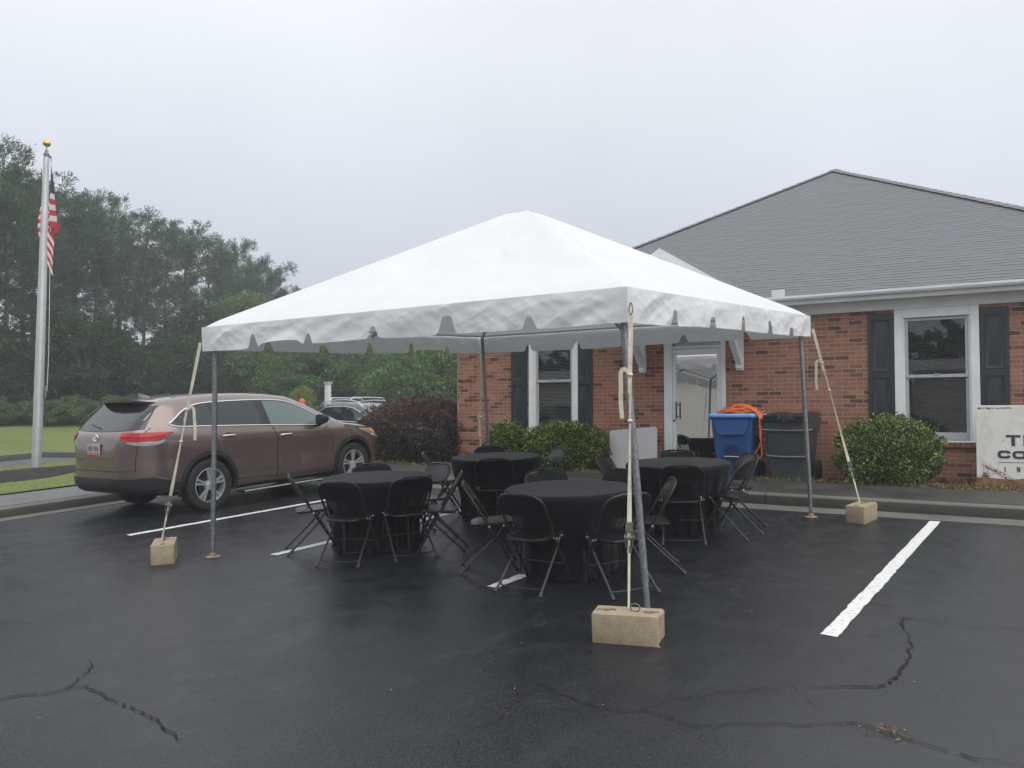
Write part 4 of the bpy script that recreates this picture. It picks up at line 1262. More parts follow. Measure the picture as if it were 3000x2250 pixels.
def strap(label, top, bot, kr, kt, tail_side, w=.032):
    """ratchet strap: webbing, ratchet at fraction kr up from the block, loose tail knotted at fraction kt"""
    top, bot = Vector(top), Vector(bot)
    cdir = (Vector((-7.7, -4.6, 1.3)) - LOT @ ((top + bot) / 2)).normalized()
    side = (LOT.to_3x3().inverted() @ cdir).cross((top - bot).normalized()).normalized()
    o = thing('ratchet_strap', label, 'strap', LOT.copy(), 'ratchet straps of the tent')
    b = MB()
    P = [bot + (top - bot) * (k / 40) for k in range(41)]
    def ww(t_):
        if t_ < kr: return .015 + .003 * math.sin(9 * t_)
        return w * (.72 + .28 * math.cos(6.3 * (t_ - kr) * 1.4))
    ribbon3(b, P, ww, .004, lambda t_: .5 * math.sin(5.5 * t_ + 1), side=side)
    ribbon3(b, [p + side * .004 + Vector((0, 0, .0)) for p in P[int(40 * kt) - 2:]], w * .7, .003, lambda t_: .35 * math.sin(4 * t_), side=side)
    b.build('webbing', 'webbing', o, smooth=30)
    b = MB()
    k0 = bot + (top - bot) * kt
    tp = [k0 + Vector((0, 0, .0)), k0 + side * tail_side * .03 + Vector((0, 0, .035)), k0 + side * tail_side * .062 + Vector((0, 0, .02)), k0 + side * tail_side * .066 + Vector((0, 0, -.08)), k0 + side * tail_side * .070 + Vector((0, 0, -.19)), k0 + side * tail_side * .064 + Vector((0, 0, -.30))]
    ribbon3(b, smooth_path(tp, 5), w * .9, .003, side=side)
    for kk in (kt, kt - .16):
        c = bot + (top - bot) * kk
        b.sphere(c, .021, 8, 6, sc=(.9, .9, .7))
    b.build('tail', 'webbing', o, smooth=35)
    c = bot + (top - bot) * kr
    d = (top - bot).normalized(); n_ = d.cross(side)
    Fm = Matrix(((side.x, n_.x, d.x, c.x), (side.y, n_.y, d.y, c.y), (side.z, n_.z, d.z, c.z), (0, 0, 0, 1)))
    b = MB()
    b.cbox(-.026, -.020, -.016, .018, -.085, .075, .002, T=Fm); b.cbox(.020, .026, -.016, .018, -.085, .075, .002, T=Fm)
    b.tube([Fm @ Vector((-.034, 0, -.02)), Fm @ Vector((.034, 0, -.02))], .014, 10)
    b.lathe([(.0, -.030), (.024, -.030), (.024, -.026), (0, -.026)], 12, T=Fm @ Tr(0, 0, -.02), axis='x'); b.lathe([(.0, .026), (.024, .026), (.024, .030), (0, .030)], 12, T=Fm @ Tr(0, 0, -.02), axis='x')
    b.cbox(-.022, .022, .012, .020, .02, .085, .002, T=Fm); b.cbox(-.016, .016, -.012, .004, -.12, -.07, .002, T=Fm)
    b.build('ratchet', 'steel', o, smooth=35)
    b = MB()
    hp = [top + d * .0, top + d * .02 + side * .011, top + d * .06 + side * .010, top + d * .085, top + d * .06 - side * .010, top + d * .02 - side * .011]
    b.tube(smooth_path(hp + [hp[0]], 4), .005, 6)
    b.build('hook', 'steel', o, smooth=True)
    return o
strap('cream ratchet strap in front of the leaning pole, tail hanging free', (-2.445, -2.445, 2.15), (-2.70, -2.49, .195), .245, .79, 1)
strap('cream ratchet strap crossing the brown car, tied to its own block', (-2.41, 2.415, 2.20), (-2.72, 2.73, .195), .19, .66, -1)
strap('cream ratchet strap slanting out toward the front kerb before the brick wall', (2.42, -2.42, 2.20), (2.36, -2.90, .195), .19, .80, 1)
strap('cream ratchet strap at the back corner beside the brick quoins', (2.45, 2.45, 2.10), (2.76, 2.76, .195), .2, .5, .35)

# ------------------------------------------------------------------ tables, cloths and folding chairs
TABLES = [(-1.225, -1.189), (-1.206, 1.176), (.990, 1.182), (1.017, -1.284)]
TLAB = ['round table under black cloth nearest the leaning front pole', 'round table under black cloth nearest the brown car',
        'round table under black cloth at the back, nearest the brick quoins', 'round table under black cloth nearest the blue bin']
TR, THT = .586, .74
tbl = None
for i, (tx, ty) in enumerate(TABLES):
    mw = LOT @ Tr(tx, ty, 0, .7 * i)
    if tbl is None:
        tbl = thing('round_table', TLAB[i].replace('under black cloth', 'hidden under its black cloth'), 'table', mw, 'round folding tables')
        b = MB(); b.lathe([(0, .70), (.56, .70), (.575, .706), (.575, .724), (.56, .73), (0, .73)], 40); b.build('tabletop', 'cord_pale', tbl, smooth=40)
        for sx in (-1, 1):
            b = MB(); b.tube([(sx * .3, -.3, .70), (sx * .33, -.33, .012), (sx * .33, .33, .012), (sx * .3, .3, .70)], .014, 8); b.build('leg_frame', 'chair_metal', tbl, smooth=40)
    else: dup(tbl, mw, TLAB[i].replace('under black cloth', 'hidden under its black cloth'))
    b = MB()
    rr0 = random.Random(20 + i)
    folds = [(rr0.uniform(0, 6.28), rr0.uniform(.14, .30), rr0.uniform(.022, .070)) for _ in range(17)]
    ph = rr0.uniform(0, 6.28)
    NA = 150
    def clothp(u, v):
        an = 2 * math.pi * u
        if v < .42:
            rr_ = (TR - .006) * (v / .42); z = THT + .0012 * math.sin(9 * an + ph) * (v / .42) ** 3
            z += .0015 * fbm(rr_ * math.cos(an) * 3, rr_ * math.sin(an) * 3, i)
            return (rr_ * math.cos(an), rr_ * math.sin(an), z)
        t_ = (v - .42) / .58
        z = THT - .004 - (THT - .012) * (t_ ** 1.0)
        rr_ = TR - .004 + .010 * min(1, t_ * 12) + .006 * t_
        amp = min(1, t_ * 1.5) ** 1.2
        f_ = 0
        for a0, w_, am in folds:
            d = (an - a0 + math.pi) % (2 * math.pi) - math.pi
            f_ += am * math.exp(-(d / w_) ** 2 * 6) - .25 * am
        rr_ += amp * (f_ + .010 * math.sin(13 * an + ph) + .006 * math.sin(29 * an + 2 * ph))
        rr_ += .02 * max(0, t_ - .93) / .07 * math.sin(17 * an + ph)
        if t_ > .96: z = max(.006, z)
        return (rr_ * math.cos(an), rr_ * math.sin(an), z)
    b.grid(clothp, NA, 44)
    o = b.build('tablecloth', 'cloth', None, smooth=True, mw=LOT @ Tr(tx, ty, 0, .7 * i), fix=False)
    tag(o, ['black floor-length tablecloth draped nearest the leaning front pole', 'black floor-length tablecloth draped nearest the brown car',
            'black floor-length tablecloth draped at the back nearest the brick quoins', 'black floor-length tablecloth draped nearest the blue bin'][i], 'tablecloth', 'black tablecloths')

# folding chair: sitter faces +y
def make_chair():
    o = thing('folding_chair', '', 'chair', Matrix.Identity(4), 'black folding chairs round the tables')
    HW = .215
    def fr(t_): return (-.245 + .475 * (1 - t_), .012 + .788 * t_)          # front tube: foot t=0 -> top t=1
    for sx in (-1, 1):
        b = MB()
        P = [(sx * (HW - .0), fr(k)[0], fr(k)[1]) for k in (0, .2, .4, .55, .7, .84, .90)]
        P += [(sx * (HW - .022), fr(.95)[0], fr(.95)[1]), (sx * (HW - .065), fr(.985)[0], fr(.985)[1]), (sx * .08, fr(1)[0], fr(1)[1]), (0, fr(1)[0], fr(1)[1])]
        b.tube(P, .0115, 8)
        b.build('front_leg', 'chair_metal', o, smooth=40)
        b = MB()
        P = [(sx * .185, .115, .425), (sx * .19, .03, .31), (sx * .198, -.12, .165), (sx * .206, -.235, .055), (sx * .212, -.285, .010)]
        b.tube(P, .0110, 8)
        leg = b.build('rear_leg', 'chair_metal', o, smooth=40)
        b = MB(); b.tube([(sx * .2095, -.262, .031), (sx * .213, -.292, .003)], .0145, 8); b.build('foot_cap', 'cap', leg, smooth=40)
    b = MB()
    b.tube(smooth_path([(-.204, -.21, .078), (-.196, -.222, .058), (-.165, -.232, .046), (0, -.236, .042), (.165, -.232, .046), (.196, -.222, .058), (.204, -.21, .078)], 4), .0075, 6)
    y, z = fr(.22); b.tube([(-HW, y, z), (HW, y, z)], .0075, 6)
    b.build('crossbar', 'chair_metal', o, smooth=True)
    # seat pan
    b = MB()
    def rim(k_, z):
        P = []
        for p in rr_poly(.385, .385, .085, 5):
            wf = 1 + .05 * (p[1] / .19)
            P.append((p[0] * wf * k_, p[1] * k_ + .005, z + .010 * (p[1] / .19) - .010 * (1 - (p[0] / .2) ** 2) * (1 if z > .43 else 0)))
        return P
    b.loft([rim(.93, .418), rim(.985, .424), rim(1, .436), rim(.985, .447), rim(.93, .451), rim(.55, .446)])
    b.build('seat', 'chair_plastic', o, smooth=40)
    # back panel set inside the tube arch
    b = MB()
    def bp(u, v, off):
        t_ = .785 + .20 * v
        y, z = fr(t_)
        hw = HW - .004
        if v > .45: hw *= math.sqrt(max(.0, 1 - ((v - .45) / .57) ** 2.6)) * .42 + .58 if v < .999 else .62
        if v < .2: hw *= .93 + .07 * (v / .2)
        x = hw * (2 * u - 1)
        bow = .018 * (1 - (2 * u - 1) ** 2)
        low = -.018 * (1 - (2 * u - 1) ** 2) * max(0, 1 - v / .3)
        return (x, y - bow * .86 + off * .86, z - bow * .5 + off * .5 + low)
    b.grid(lambda u, v: bp(u, v, .008), 14, 10); b.grid(lambda u, v: bp(1 - u, v, -.008), 14, 10)
    ed = [(k / 14, 0) for k in range(15)] + [(1, k / 10) for k in range(1, 11)] + [(1 - k / 14, 1) for k in range(1, 15)] + [(0, 1 - k / 10) for k in range(1, 10)]
    e0 = [bp(u, v, .008) for u, v in ed]; e1 = [bp(u, v, -.008) for u, v in ed]
    nE = len(ed)
    b.add(e0 + e1, [(k, (k + 1) % nE, nE + (k + 1) % nE, nE + k) for k in range(nE)])
    b.build('backrest', 'chair_plastic', o, smooth=40)
    b = MB()
    for sx in (-1, 1): b.tube([(sx * .197, fr(.52)[0] - .0, fr(.52)[1]), (sx * .228, fr(.52)[0], fr(.52)[1])], .010, 8); b.tube([(sx * .18, .112, .425), (sx * .21, .112, .425)], .009, 8)
    b.build('hinge_pin', 'silver', o, smooth=40)
    return o
# (table, back-top point in lot axes, extra turn in degrees, label)
CH = [
 (1, (-1.83, 1.83), 8, 'black folding chair left of the table by the car, on the white bay line'),
 (1, (-2.08, .86), 0, 'black folding chair seen from behind, left one at the table by the car'),
 (1, (-1.50, .41), -8, 'black folding chair seen from behind, right one at the table by the car'),
 (1, (-.69, 1.74), 0, 'black folding chair behind the table by the car, only its rim showing'),
 (1, (-.98, .21), 24, 'black folding chair facing left with open seat, between the two left tables'),
 (1, (-.38, .97), 0, 'black folding chair facing left, just right of the table by the car'),
 (2, (.60, 2.07), 12, 'black folding chair facing right, left of the back table by the purple shrub'),
 (2, (1.63, 1.75), 0, 'black folding chair behind the back table, rim showing against the bricks'),
 (2, (.20, .66), 0, 'black folding chair seen from behind in front of the back table'),
 (2, (1.74, .66), 0, 'black folding chair right of the back table, before the green bush'),
 (0, (-1.62, -.30), 12, 'black folding chair facing right, left of the table by the leaning pole'),
 (0, (-2.10, -1.22), 0, 'black folding chair seen from behind over a scrap of white line'),
 (0, (-.52, -.50), 0, 'black folding chair with grey sheen back, behind the table by the leaning pole'),
 (0, (-1.73, -2.05), 0, 'black folding chair seen from behind, crossed by the leaning pole'),
 (0, (-.74, -1.99), 0, 'black folding chair facing left with open seat, right of the leaning pole'),
 (0, (-.26, -1.25), -6, 'black folding chair facing the camera, behind the strap and leaning pole'),
 (3, (.93, -.36), 0, 'black folding chair facing right, before the grey folded table'),
 (3, (1.74, -.96), 0, 'black folding chair behind the table by the blue bin, rim before the door'),
 (3, (.22, -1.66), 0, 'black folding chair seen from behind at the table by the blue bin'),
 (3, (1.66, -1.90), 0, 'black folding chair facing left just in front of the blue bin'),
 (3, (.86, -2.14), 8, 'black folding chair on the outer right, seat and legs clear of the cloth'),
]
ch0 = make_chair()
for i, (ti, (bx, by), turn, lab) in enumerate(CH):
    tx, ty = TABLES[ti]
    dx, dy = tx - bx, ty - by
    L = math.hypot(dx, dy); dx, dy = dx / L, dy / L
    rz = math.atan2(dy, dx) - math.pi / 2 + R_(turn)
    # chair origin = back-top + .245 forward
    fx, fy = -math.sin(rz), math.cos(rz)
    mw = LOT @ Tr(bx + .245 * fx, by + .245 * fy, 0, rz)
    if i == 0: ch0.matrix_world = mw; ch0['label'] = lab
    else: dup(ch0, mw, lab)

# ------------------------------------------------------------------ cars
def lerp_tab(tab, x):
    if x <= tab[0][0]: return tab[0][1]
    for (x0, y0), (x1, y1) in zip(tab, tab[1:]):
        if x <= x1:
            t_ = (x - x0) / (x1 - x0)
            return y0 + (y1 - y0) * t_
    return tab[-1][1]


def car(mw, lab, cat, name, paint, top, belt, bot, half, wb_, wr, xr, xf, stations, detail=True, rail=False, roofw=.76, glz=None):
    """loft body along x; x forward with the rear axle at 0, z up, half-width table 'half'"""
    o = thing(name, lab, cat, mw)
    def section(x):
        zt_, zb, w, zbl = lerp_tab(top, x), lerp_tab(bot, x), lerp_tab(half, x), lerp_tab(belt, x)
        g_ = max(0, min(1, (zt_ - zbl) / .42))
        zbl = min(zbl, zt_ - .05)
        zs_ = zb + (zbl - zb) * .22
        re_w = w * (.90 * (1 - g_) + roofw * g_)
        re_z = zt_ - .03 - .045 * g_
        be_w = w * .955
        hq = .026 * max(math.exp(-(x / .42) ** 4), math.exp(-((x - wb_) / .42) ** 4)) * (1 if detail else .4)
        return [(0, zb), (.80 * w, zb), (.955 * w, zb + .06), (.992 * w + hq * .3, zs_ + .03), (.978 * w + hq, zb + (zbl - zb) * .48), (.985 * w + hq, zb + (zbl - zb) * .64), (1.0 * w + hq * .35, zb + (zbl - zb) * .79), (.990 * w, zb + (zbl - zb) * .88), (be_w, zbl),
                (be_w + (re_w - be_w) * .34, zbl + (re_z - zbl) * .36), (be_w + (re_w - be_w) * .70, zbl + (re_z - zbl) * .72), (re_w, re_z), (re_w * .90, zt_ - .018 - .006 * g_), (re_w * .55, zt_ - .004), (0, zt_)]
    rings = []
    for x in stations:
        sct = section(x)
        rings.append([(x, y, z) for y, z in sct] + [(x, -y, z) for y, z in sct[-2:0:-1]])
    b = MB(); b.loft(rings)
    me = b.mesh('body', [paint, 'black_plastic'], 40)
    bo = bpy.data.objects.new('body', me); COL.objects.link(bo)
    # cut the wheel arches
    cutb = MB()
    ar_ = wr + .052
    for xx in (0, wb_):
        for sy in (-1, 1):
            cutb.tube([(xx, sy * .55, wr + .02), (xx, sy * 1.3, wr + .02)], ar_, 40)
    cut = cutb.build('cutter', [paint, 'black_plastic'])
    md = bo.modifiers.new('cut', 'BOOLEAN'); md.operation = 'DIFFERENCE'; md.object = cut; md.solver = 'EXACT'
    dg = bpy.context.evaluated_depsgraph_get()
    me2 = bpy.data.meshes.new_from_object(bo.evaluated_get(dg))
    bo.modifiers.clear()
    bo.data = me2
    bpy.data.objects.remove(cut)
    for p_ in me2.polygons:
        c = p_.center
        for xx in (0, wb_):
            if math.hypot(c.x - xx, c.z - wr - .02) < ar_ + .004 and abs(p_.normal.y) < .6 and abs(c.y) > .5 or (math.hypot(c.x - xx, c.z - wr - .02) < ar_ and abs(abs(c.y) - .55) < .01): p_.material_index = 1
    me2.update()
    bo.parent = o
    bvh = BVHTree.FromPolygons([v.co.copy() for v in me.vertices], [tuple(p_.vertices) for p_ in me.polygons])
    def cast(orig, d, off):
        h = bvh.ray_cast(Vector(orig), Vector(d).normalized())
        if h[0] is None: return None
        n_ = h[1]
        if n_.dot(Vector(d)) > 0: n_ = -n_
        return h[0] + n_ * off
    def side_pt(sy, x, z, off):
        q = cast((x, sy * 3, z), (0, -sy, 0), off)
        return q if q is not None else Vector((x, sy * .5, z))
    def side_patch(sy, x0, x1, zlo, zhi, nx, nz, off, b=None):
        b = b or MB()
        def f(u, v):
            x = x0 + (x1 - x0) * u
            za, zb_ = zlo(x), zhi(x)
            return side_pt(sy, x, za + (zb_ - za) * v, off)
        b.grid(f, nx, nz); return b
    def top_patch(x0, x1, hw0, hw1, off, nx=12, ny=14):
        b = MB()
        def f(u, v):
            x = x0 + (x1 - x0) * u; y = (hw0 + (hw1 - hw0) * u) * (2 * v - 1)
            return cast((x, y, 3), (0, 0, -1), off) or Vector((x, y, 1))
        b.grid(f, nx, ny); return b
    def edge_line(sy, pts, off, r, n=6, closed=False):
        b = MB(); b.tube([side_pt(sy, x, z, off) for x, z in pts], r, n, closed=closed); return b
    K = dict(o=o, bo=bo, cast=cast, side_pt=side_pt, side_patch=side_patch, top_patch=top_patch, edge_line=edge_line, section=section)
    # wheels
    for xx in (0, wb_):
        for sy in (-1, 1):
            yw = lerp_tab(half, xx) - .125
            w_ = bpy.data.objects.new('wheel', None); COL.objects.link(w_); w_.parent = o
            b = MB(); T_ = Tr(xx, sy * yw, wr) @ Matrix.Rotation(0 if sy > 0 else math.pi, 4, 'Z')
            b.lathe([(wr * .66, -.11), (wr * .93, -.115), (wr * .985, -.095), (wr, -.06), (wr, .06), (wr * .985, .095), (wr * .93, .115), (wr * .80, .122), (wr * .68, .112), (wr * .655, .09), (wr * .655, -.11)], 44, T=T_, axis='y')
            w_mesh = b.build('wheel', 'rubber', o, smooth=35)
            bpy.data.objects.remove(w_)
            b = MB()
            rr_ = wr * .665
            b.lathe([(rr_, .095), (rr_, .108), (rr_ * .955, .110), (rr_ * .93, .095), (rr_ * .93, .0)], 44, T=T_, axis='y')
            for k in range(5):
                for dd in (-.145, .145):
                    a0 = 2 * math.pi * k / 5 + math.pi / 2
                    a1 = a0 + dd
                    i_, e_ = (.055 * math.cos(a0 + dd * .8), .055 * math.sin(a0 + dd * .8)), (rr_ * .94 * math.cos(a1), rr_ * .94 * math.sin(a1))
                    tv = Vector((-math.sin(a1), 0, math.cos(a1)))
                    p0, p1 = Vector((i_[0], .085, i_[1])), Vector((e_[0], .098, e_[1]))
                    b.loft([[p + tv * wv_ + Vector((0, hv_, 0)) for wv_, hv_ in ((-hw_, -.02), (hw_, -.02), (hw_ * .8, .006), (-hw_ * .8, .006))] for p, hw_ in ((p0, .012), (p1, .019))], T=T_)
            b.lathe([(0, .094), (.032, .094), (.036, .088), (.07, .082), (.07, .0)], 20, T=T_, axis='y')
            b.build('rim', 'silver', w_mesh, smooth=30)
            b = MB(); b.lathe([(0, .0), (rr_ * .95, .0), (rr_ * .95, -.09)], 30, T=T_, axis='y'); b.lathe([(0, .03), (rr_ * .62, .03), (rr_ * .62, .0)], 30, T=T_, axis='y')
            b.build('brake_disc', 'black_plastic', w_mesh, smooth=30)
    return K


fr_st = sorted(set([-1.13, -1.125, -1.115, -1.10, -1.085, -1.065, -1.04, -1.0, -.96, -.92, -.87, -.82, -.77, -.72, -.66, -.60, -.5, -.38, -.25] + [-.1 + .15 * k for k in range(12)]
                   + [1.6, 1.7, 1.8, 1.9, 2.0, 2.1, 2.2, 2.3, 2.4, 2.5, 2.58, 2.64, 2.7, 2.8, 2.95, 3.1, 3.2, 3.3, 3.38, 3.45, 3.51, 3.56, 3.60, 3.63, 3.65]))
s_top = [(-1.13, .86), (-1.125, .95), (-1.115, 1.02), (-1.10, 1.09), (-1.085, 1.13), (-1.06, 1.165), (-1.0, 1.225), (-.92, 1.30), (-.82, 1.395), (-.72, 1.485), (-.64, 1.555), (-.55, 1.59), (-.38, 1.615), (0, 1.645), (.4, 1.655), (.85, 1.645), (1.3, 1.615), (1.6, 1.575), (1.8, 1.505), (2.1, 1.375), (2.4, 1.232), (2.62, 1.125), (2.75, 1.095), (2.95, 1.07), (3.2, 1.02), (3.4, .955), (3.5, .905), (3.56, .85), (3.62, .76), (3.65, .70)]
s_belt = [(-1.13, 1.18), (-.6, 1.20), (-.1, 1.185), (.7, 1.15), (1.1, 1.125), (2.0, 1.075), (2.3, 1.065), (2.6, 1.06), (3.65, .9)]
s_bot = [(-1.13, .48), (-1.1, .42), (-.9, .33), (-.5, .27), (.4, .24), (2.4, .24), (3.2, .26), (3.5, .30), (3.65, .40)]
s_half = [(-1.13, .40), (-1.115, .50), (-1.10, .56), (-1.06, .64), (-1.0, .715), (-.9, .80), (-.8, .855), (-.68, .90), (-.5, .935), (0, .945), (1.2, .945), (2.6, .945), (3.0, .935), (3.2, .91), (3.35, .87), (3.45, .82), (3.52, .76), (3.58, .68), (3.62, .60), (3.65, .50)]
K = car(LOT @ Tr(-.43, 6.03, 0), 'brown metallic SUV parked by the left kerb, chrome window trim and red tail lights', 'car', 'suv', 'bronze', s_top, s_belt, s_bot, s_half, 2.80, .365, 0, 0, fr_st)
o, bo = K['o'], K['bo']
SP, SPT, CAST, EL, TP = K['side_pt'], K['side_patch'], K['cast'], K['edge_line'], K['top_patch']
zlo = lambda x: lerp_tab([(-.56, 1.245), (-.44, 1.21), (-.1, 1.196), (.7, 1.158), (1.1, 1.135), (2.0, 1.080), (2.14, 1.085), (2.23, 1.115)], x)
zhi = lambda x: lerp_tab([(-.56, 1.262), (-.47, 1.315), (-.34, 1.405), (-.2, 1.475), (-.04, 1.508), (.15, 1.522), (.45, 1.526), (.82, 1.526), (1.1, 1.520), (1.43, 1.494), (1.65, 1.440), (1.9, 1.335), (2.05, 1.262), (2.16, 1.197), (2.23, 1.14)], x)
for sy in (-1, 1):
    b = SPT(sy, -.55, 2.22, zlo, zhi, 60, 8, .0035); b.build('window_surround', 'black_plastic', o, smooth=True)
    for x0, x1, g_ in ((-.515, .085, 'car_glass'), (.135, .90, 'car_glass'), (1.06, 2.10, 'lit_glass')):
        def sh(x0, x1, u, z): return x0
        b = MB()
        def f(u, v, x0=x0, x1=x1):
            # door gap edges lean with the pillars
            za, zb_ = zlo((x0 + x1) / 2), zhi((x0 + x1) / 2)
            xa = x0 + (.05 if x0 > -.2 else 0) * (1 - v); xb = x1 + (.06 if x1 < 2 else 0) * (1 - v)
            x = xa + (xb - xa) * u
            return SP(sy, x, zlo(x) + .016 + (zhi(x) - zlo(x) - .034) * v, .0065)
        b.grid(f, 26, 8)
        b.build('side_window', g_, o, smooth=True)
    P = [(x, zlo(x)) for x in [-.55 + 2.78 * k / 40 for k in range(41)]] + [(x, zhi(x)) for x in [2.23 - 2.79 * k / 46 for k in range(47)]]
    EL(sy, P, .004, .0105, 6, True).build('window_trim', 'chrome', o, smooth=True)
    # doors, standing a few millimetres proud of the body side, gaps between
    sill = lambda x: lerp_tab([(.3, .405), (1.2, .365), (2.3, .335)], x)
    for x0, x1, kind_ in ((.115, 1.165, 'r'), (1.185, 2.30, 'f')):
        b = MB()
        def edge(xe, z, which):
            if which == 'rl':      # rear edge of the rear door follows the arch
                if z > .80: return .10 + (.05 * (1.2 - z) / .4)
                return max(.15, math.sqrt(max(0, .455 ** 2 - (z - .385) ** 2)) + .005)
            if which == 'm': return lerp_tab([(.35, 1.175), (.5, 1.185), (.9, 1.20), (1.0, 1.175), (1.16, 1.10)], z)
            return lerp_tab([(.33, 2.29), (.6, 2.325), (.84, 2.325), (1.06, 2.235)], z)
        def f(u, v):
            zz0 = sill(x0 + (x1 - x0) * u)
            x_est = x0 + (x1 - x0) * u
            z = zz0 + (zlo(x_est) - .012 - zz0) * v
            xa = edge(x0, z, 'rl' if kind_ == 'r' else 'm') + (.006 if kind_ == 'f' else 0)
            xb = edge(x1, z, 'm' if kind_ == 'r' else 'e') - (.006 if kind_ == 'r' else 0)
            return SP(sy, xa + (xb - xa) * u, z, .0045)
        b.grid(f, 30, 22)
        dr = b.build('door', 'bronze', o, smooth=True)
        # thin black rebate line round the door
        b = MB(); P = [f(u, 0) for u in [k / 20 for k in range(21)]] + [f(1, v) for v in [k / 12 for k in range(1, 13)]] + [f(0, 1 - v) for v in [k / 12 for k in range(13)]]
        P1 = [f(0, v) for v in [k / 14 for k in range(15)]]; P2 = [f(1, v) for v in [k / 14 for k in range(15)]]; P3 = [f(u, 0) for u in [k / 14 for k in range(15)]]
        for Pq in (P1, P2, P3): b.tube([p - Vector((0, sy * .0035, 0)) for p in Pq], .0055, 5)
        b.build('seal', 'black_plastic', dr, smooth=True)
        hx = (.20, .43) if kind_ == 'r' else (1.24, 1.48)
        hz = 1.035 if kind_ == 'r' else .975
        b = MB()
        P = [SP(sy, hx[0] + (hx[1] - hx[0]) * k / 8, hz, .012 + .022 * math.sin(math.pi * k / 8) ** .5) for k in range(9)]
        b.tube(P, [.010] + [.0145] * 7 + [.010], 8)
        b.build('handle', 'silver', dr, smooth=True)
        b = MB(); xm = (hx[0] + hx[1]) / 2
        b.add([SP(sy, xm + .075 * math.cos(a_), hz + .012 + .036 * math.sin(a_), .0058) for a_ in [2 * math.pi * k / 16 for k in range(16)]], [tuple(range(16))])
        b.build('handle_recess', 'black_plastic', dr)
    # black arch mouldings, sill and running board
    for xx in (0, 2.80):
        b = MB()
        def f(u, v):
            an = R_(-18) + R_(216) * u
            r_ = .408 + .058 * v
            x, z = xx + r_ * math.cos(an), .385 + r_ * math.sin(an)
            q = SP(sy, max(-1.05, min(3.4, x)), max(z, .30), .010 - .004 * v)
            return Vector((x, q.y, z))
        b.grid(f, 40, 3)
        b.grid(lambda u, v: (lambda q: Vector((xx + .4085 * math.cos(R_(-18) + R_(216) * u), q.y * (1 - .12 * v), .385 + .4085 * math.sin(R_(-18) + R_(216) * u))))(f(u, 0)), 40, 2)
        b.build('arch_moulding', 'black_plastic', o, smooth=True, fix=False)
    b = SPT(sy, .44, 2.36, lambda x: .245, lambda x: sill(x) - .012, 20, 4, .004); b.build('sill', 'bronze', o, smooth=True)
    b = MB(); b.cbox(.50, 2.20, *sorted((sy * .84, sy * 1.0)), .195, .225, .006); bb = b.build('running_board', 'black_plastic', o)
    b = MB(); b.cbox(.52, 2.16, *sorted((sy * .995, sy * 1.008)), .205, .224, .003); b.build('bright_strip', 'silver', bb)
    # mirror
    b = MB(); q = SP(sy, 2.05, 1.11, .0)
    b.loft([[(2.03 + .10 * ca, q.y + sy * (.07 + .10 * k_), 1.165 + hh_ * sa + .008 * k_) for ca, sa in ((-.75, -.8), (-.75, .9), (-.2, 1), (.5, .7), (.85, .1), (.6, -.75), (0, -1))] for k_, hh_ in ((0, .05), (.25, .078), (.7, .085), (1.25, .075), (1.5, .045))]); b.tube([(2.07, q.y, 1.09), (2.04, q.y + sy * .10, 1.115)], [.05, .03], 8)
    mr = b.build('wing_mirror', 'black_plastic', o, smooth=50)
    # tail light wrapping the corner (outer red band over clear lower band)
    for nm, z0f, z1f, mt, ang in (('tail_light', lambda u: 1.045 + .095 * max(0, (u - .55) / .45) ** 1.3 + .03 * max(0, (.12 - u) / .12), lambda u: 1.165 - .010 * max(0, .3 - u) - .012 * u, 'tail', None), ('reverse_lens', lambda u: .985 + .045 * abs(2 * u - 1) ** 2.2, lambda u: 1.043 + .02 * max(0, u - .8) / .2, 'lens', None)):
        b = MB()
        def f(u, v):
            # sweep from the tailgate round to the flank
            if nm == 'reverse_lens': u2 = .12 + .66 * u
            else: u2 = u
            ta = math.pi + (-sy) * R_(6 + 78 * u2) * (-1)
            org = Vector((-.45, sy * .46, 0))
            d = Vector((-math.cos(R_(8 + 72 * u2)), sy * math.sin(R_(8 + 72 * u2)), 0))
            z = z0f(u) + (z1f(u) - z0f(u)) * v
            far = org + d * 3; far.z = z
            return CAST(far, -d, .011) or Vector((-1.1, sy * .6, z))
        b.grid(f, 34, 6); tl_ = b.build(nm, mt, o, smooth=True)
        if nm == 'tail_light':
            b = MB()
            for u in (.30,): b.tube([f(u, v) for v in (0, .25, .5, .75, 1)], .006, 5)
            b.tube([f(.02 + .96 * k / 30, .45) + Vector((-.002, sy * .002, 0)) for k in range(31)], .006, 5)
            b.build('lens_divider', noisy('dark_red_lens', (.16, .012, .012), .2, .1, 10).m, tl_, smooth=True)
    # headlight and amber indicator on the front corner
    b = MB()
    def f(u, v):
        x = 3.08 + .50 * u
        zt2 = lerp_tab([(3.08, .965), (3.3, .935), (3.45, .885), (3.58, .79)], x); zb2 = lerp_tab([(3.08, .945), (3.2, .865), (3.4, .78), (3.58, .735)], x)
        z = zb2 + (zt2 - zb2) * v
        ang = R_(90 - 55 * u); d = Vector((math.cos(ang), sy * math.sin(ang), 0)); org = Vector((2.95 + .25 * u, sy * .25, z))
        return CAST(org + d * 3, -d, .008) or Vector((x, sy * .7, z))
    b.grid(f, 24, 6); hl = b.build('headlight', 'lens', o, smooth=True)
    b = MB(); b.grid(lambda u, v: f(.12 + .38 * u, .30 + .45 * v) + Vector((0, sy * .004, 0)), 10, 4); b.build('indicator', 'amber', hl, smooth=True)
    b = MB(); b.tube([f(u, .0) + Vector((0, sy * .003, -.012)) for u in [.35 + .65 * k / 12 for k in range(13)]], .011, 6); b.build('headlight_trim', 'chrome', hl, smooth=True)
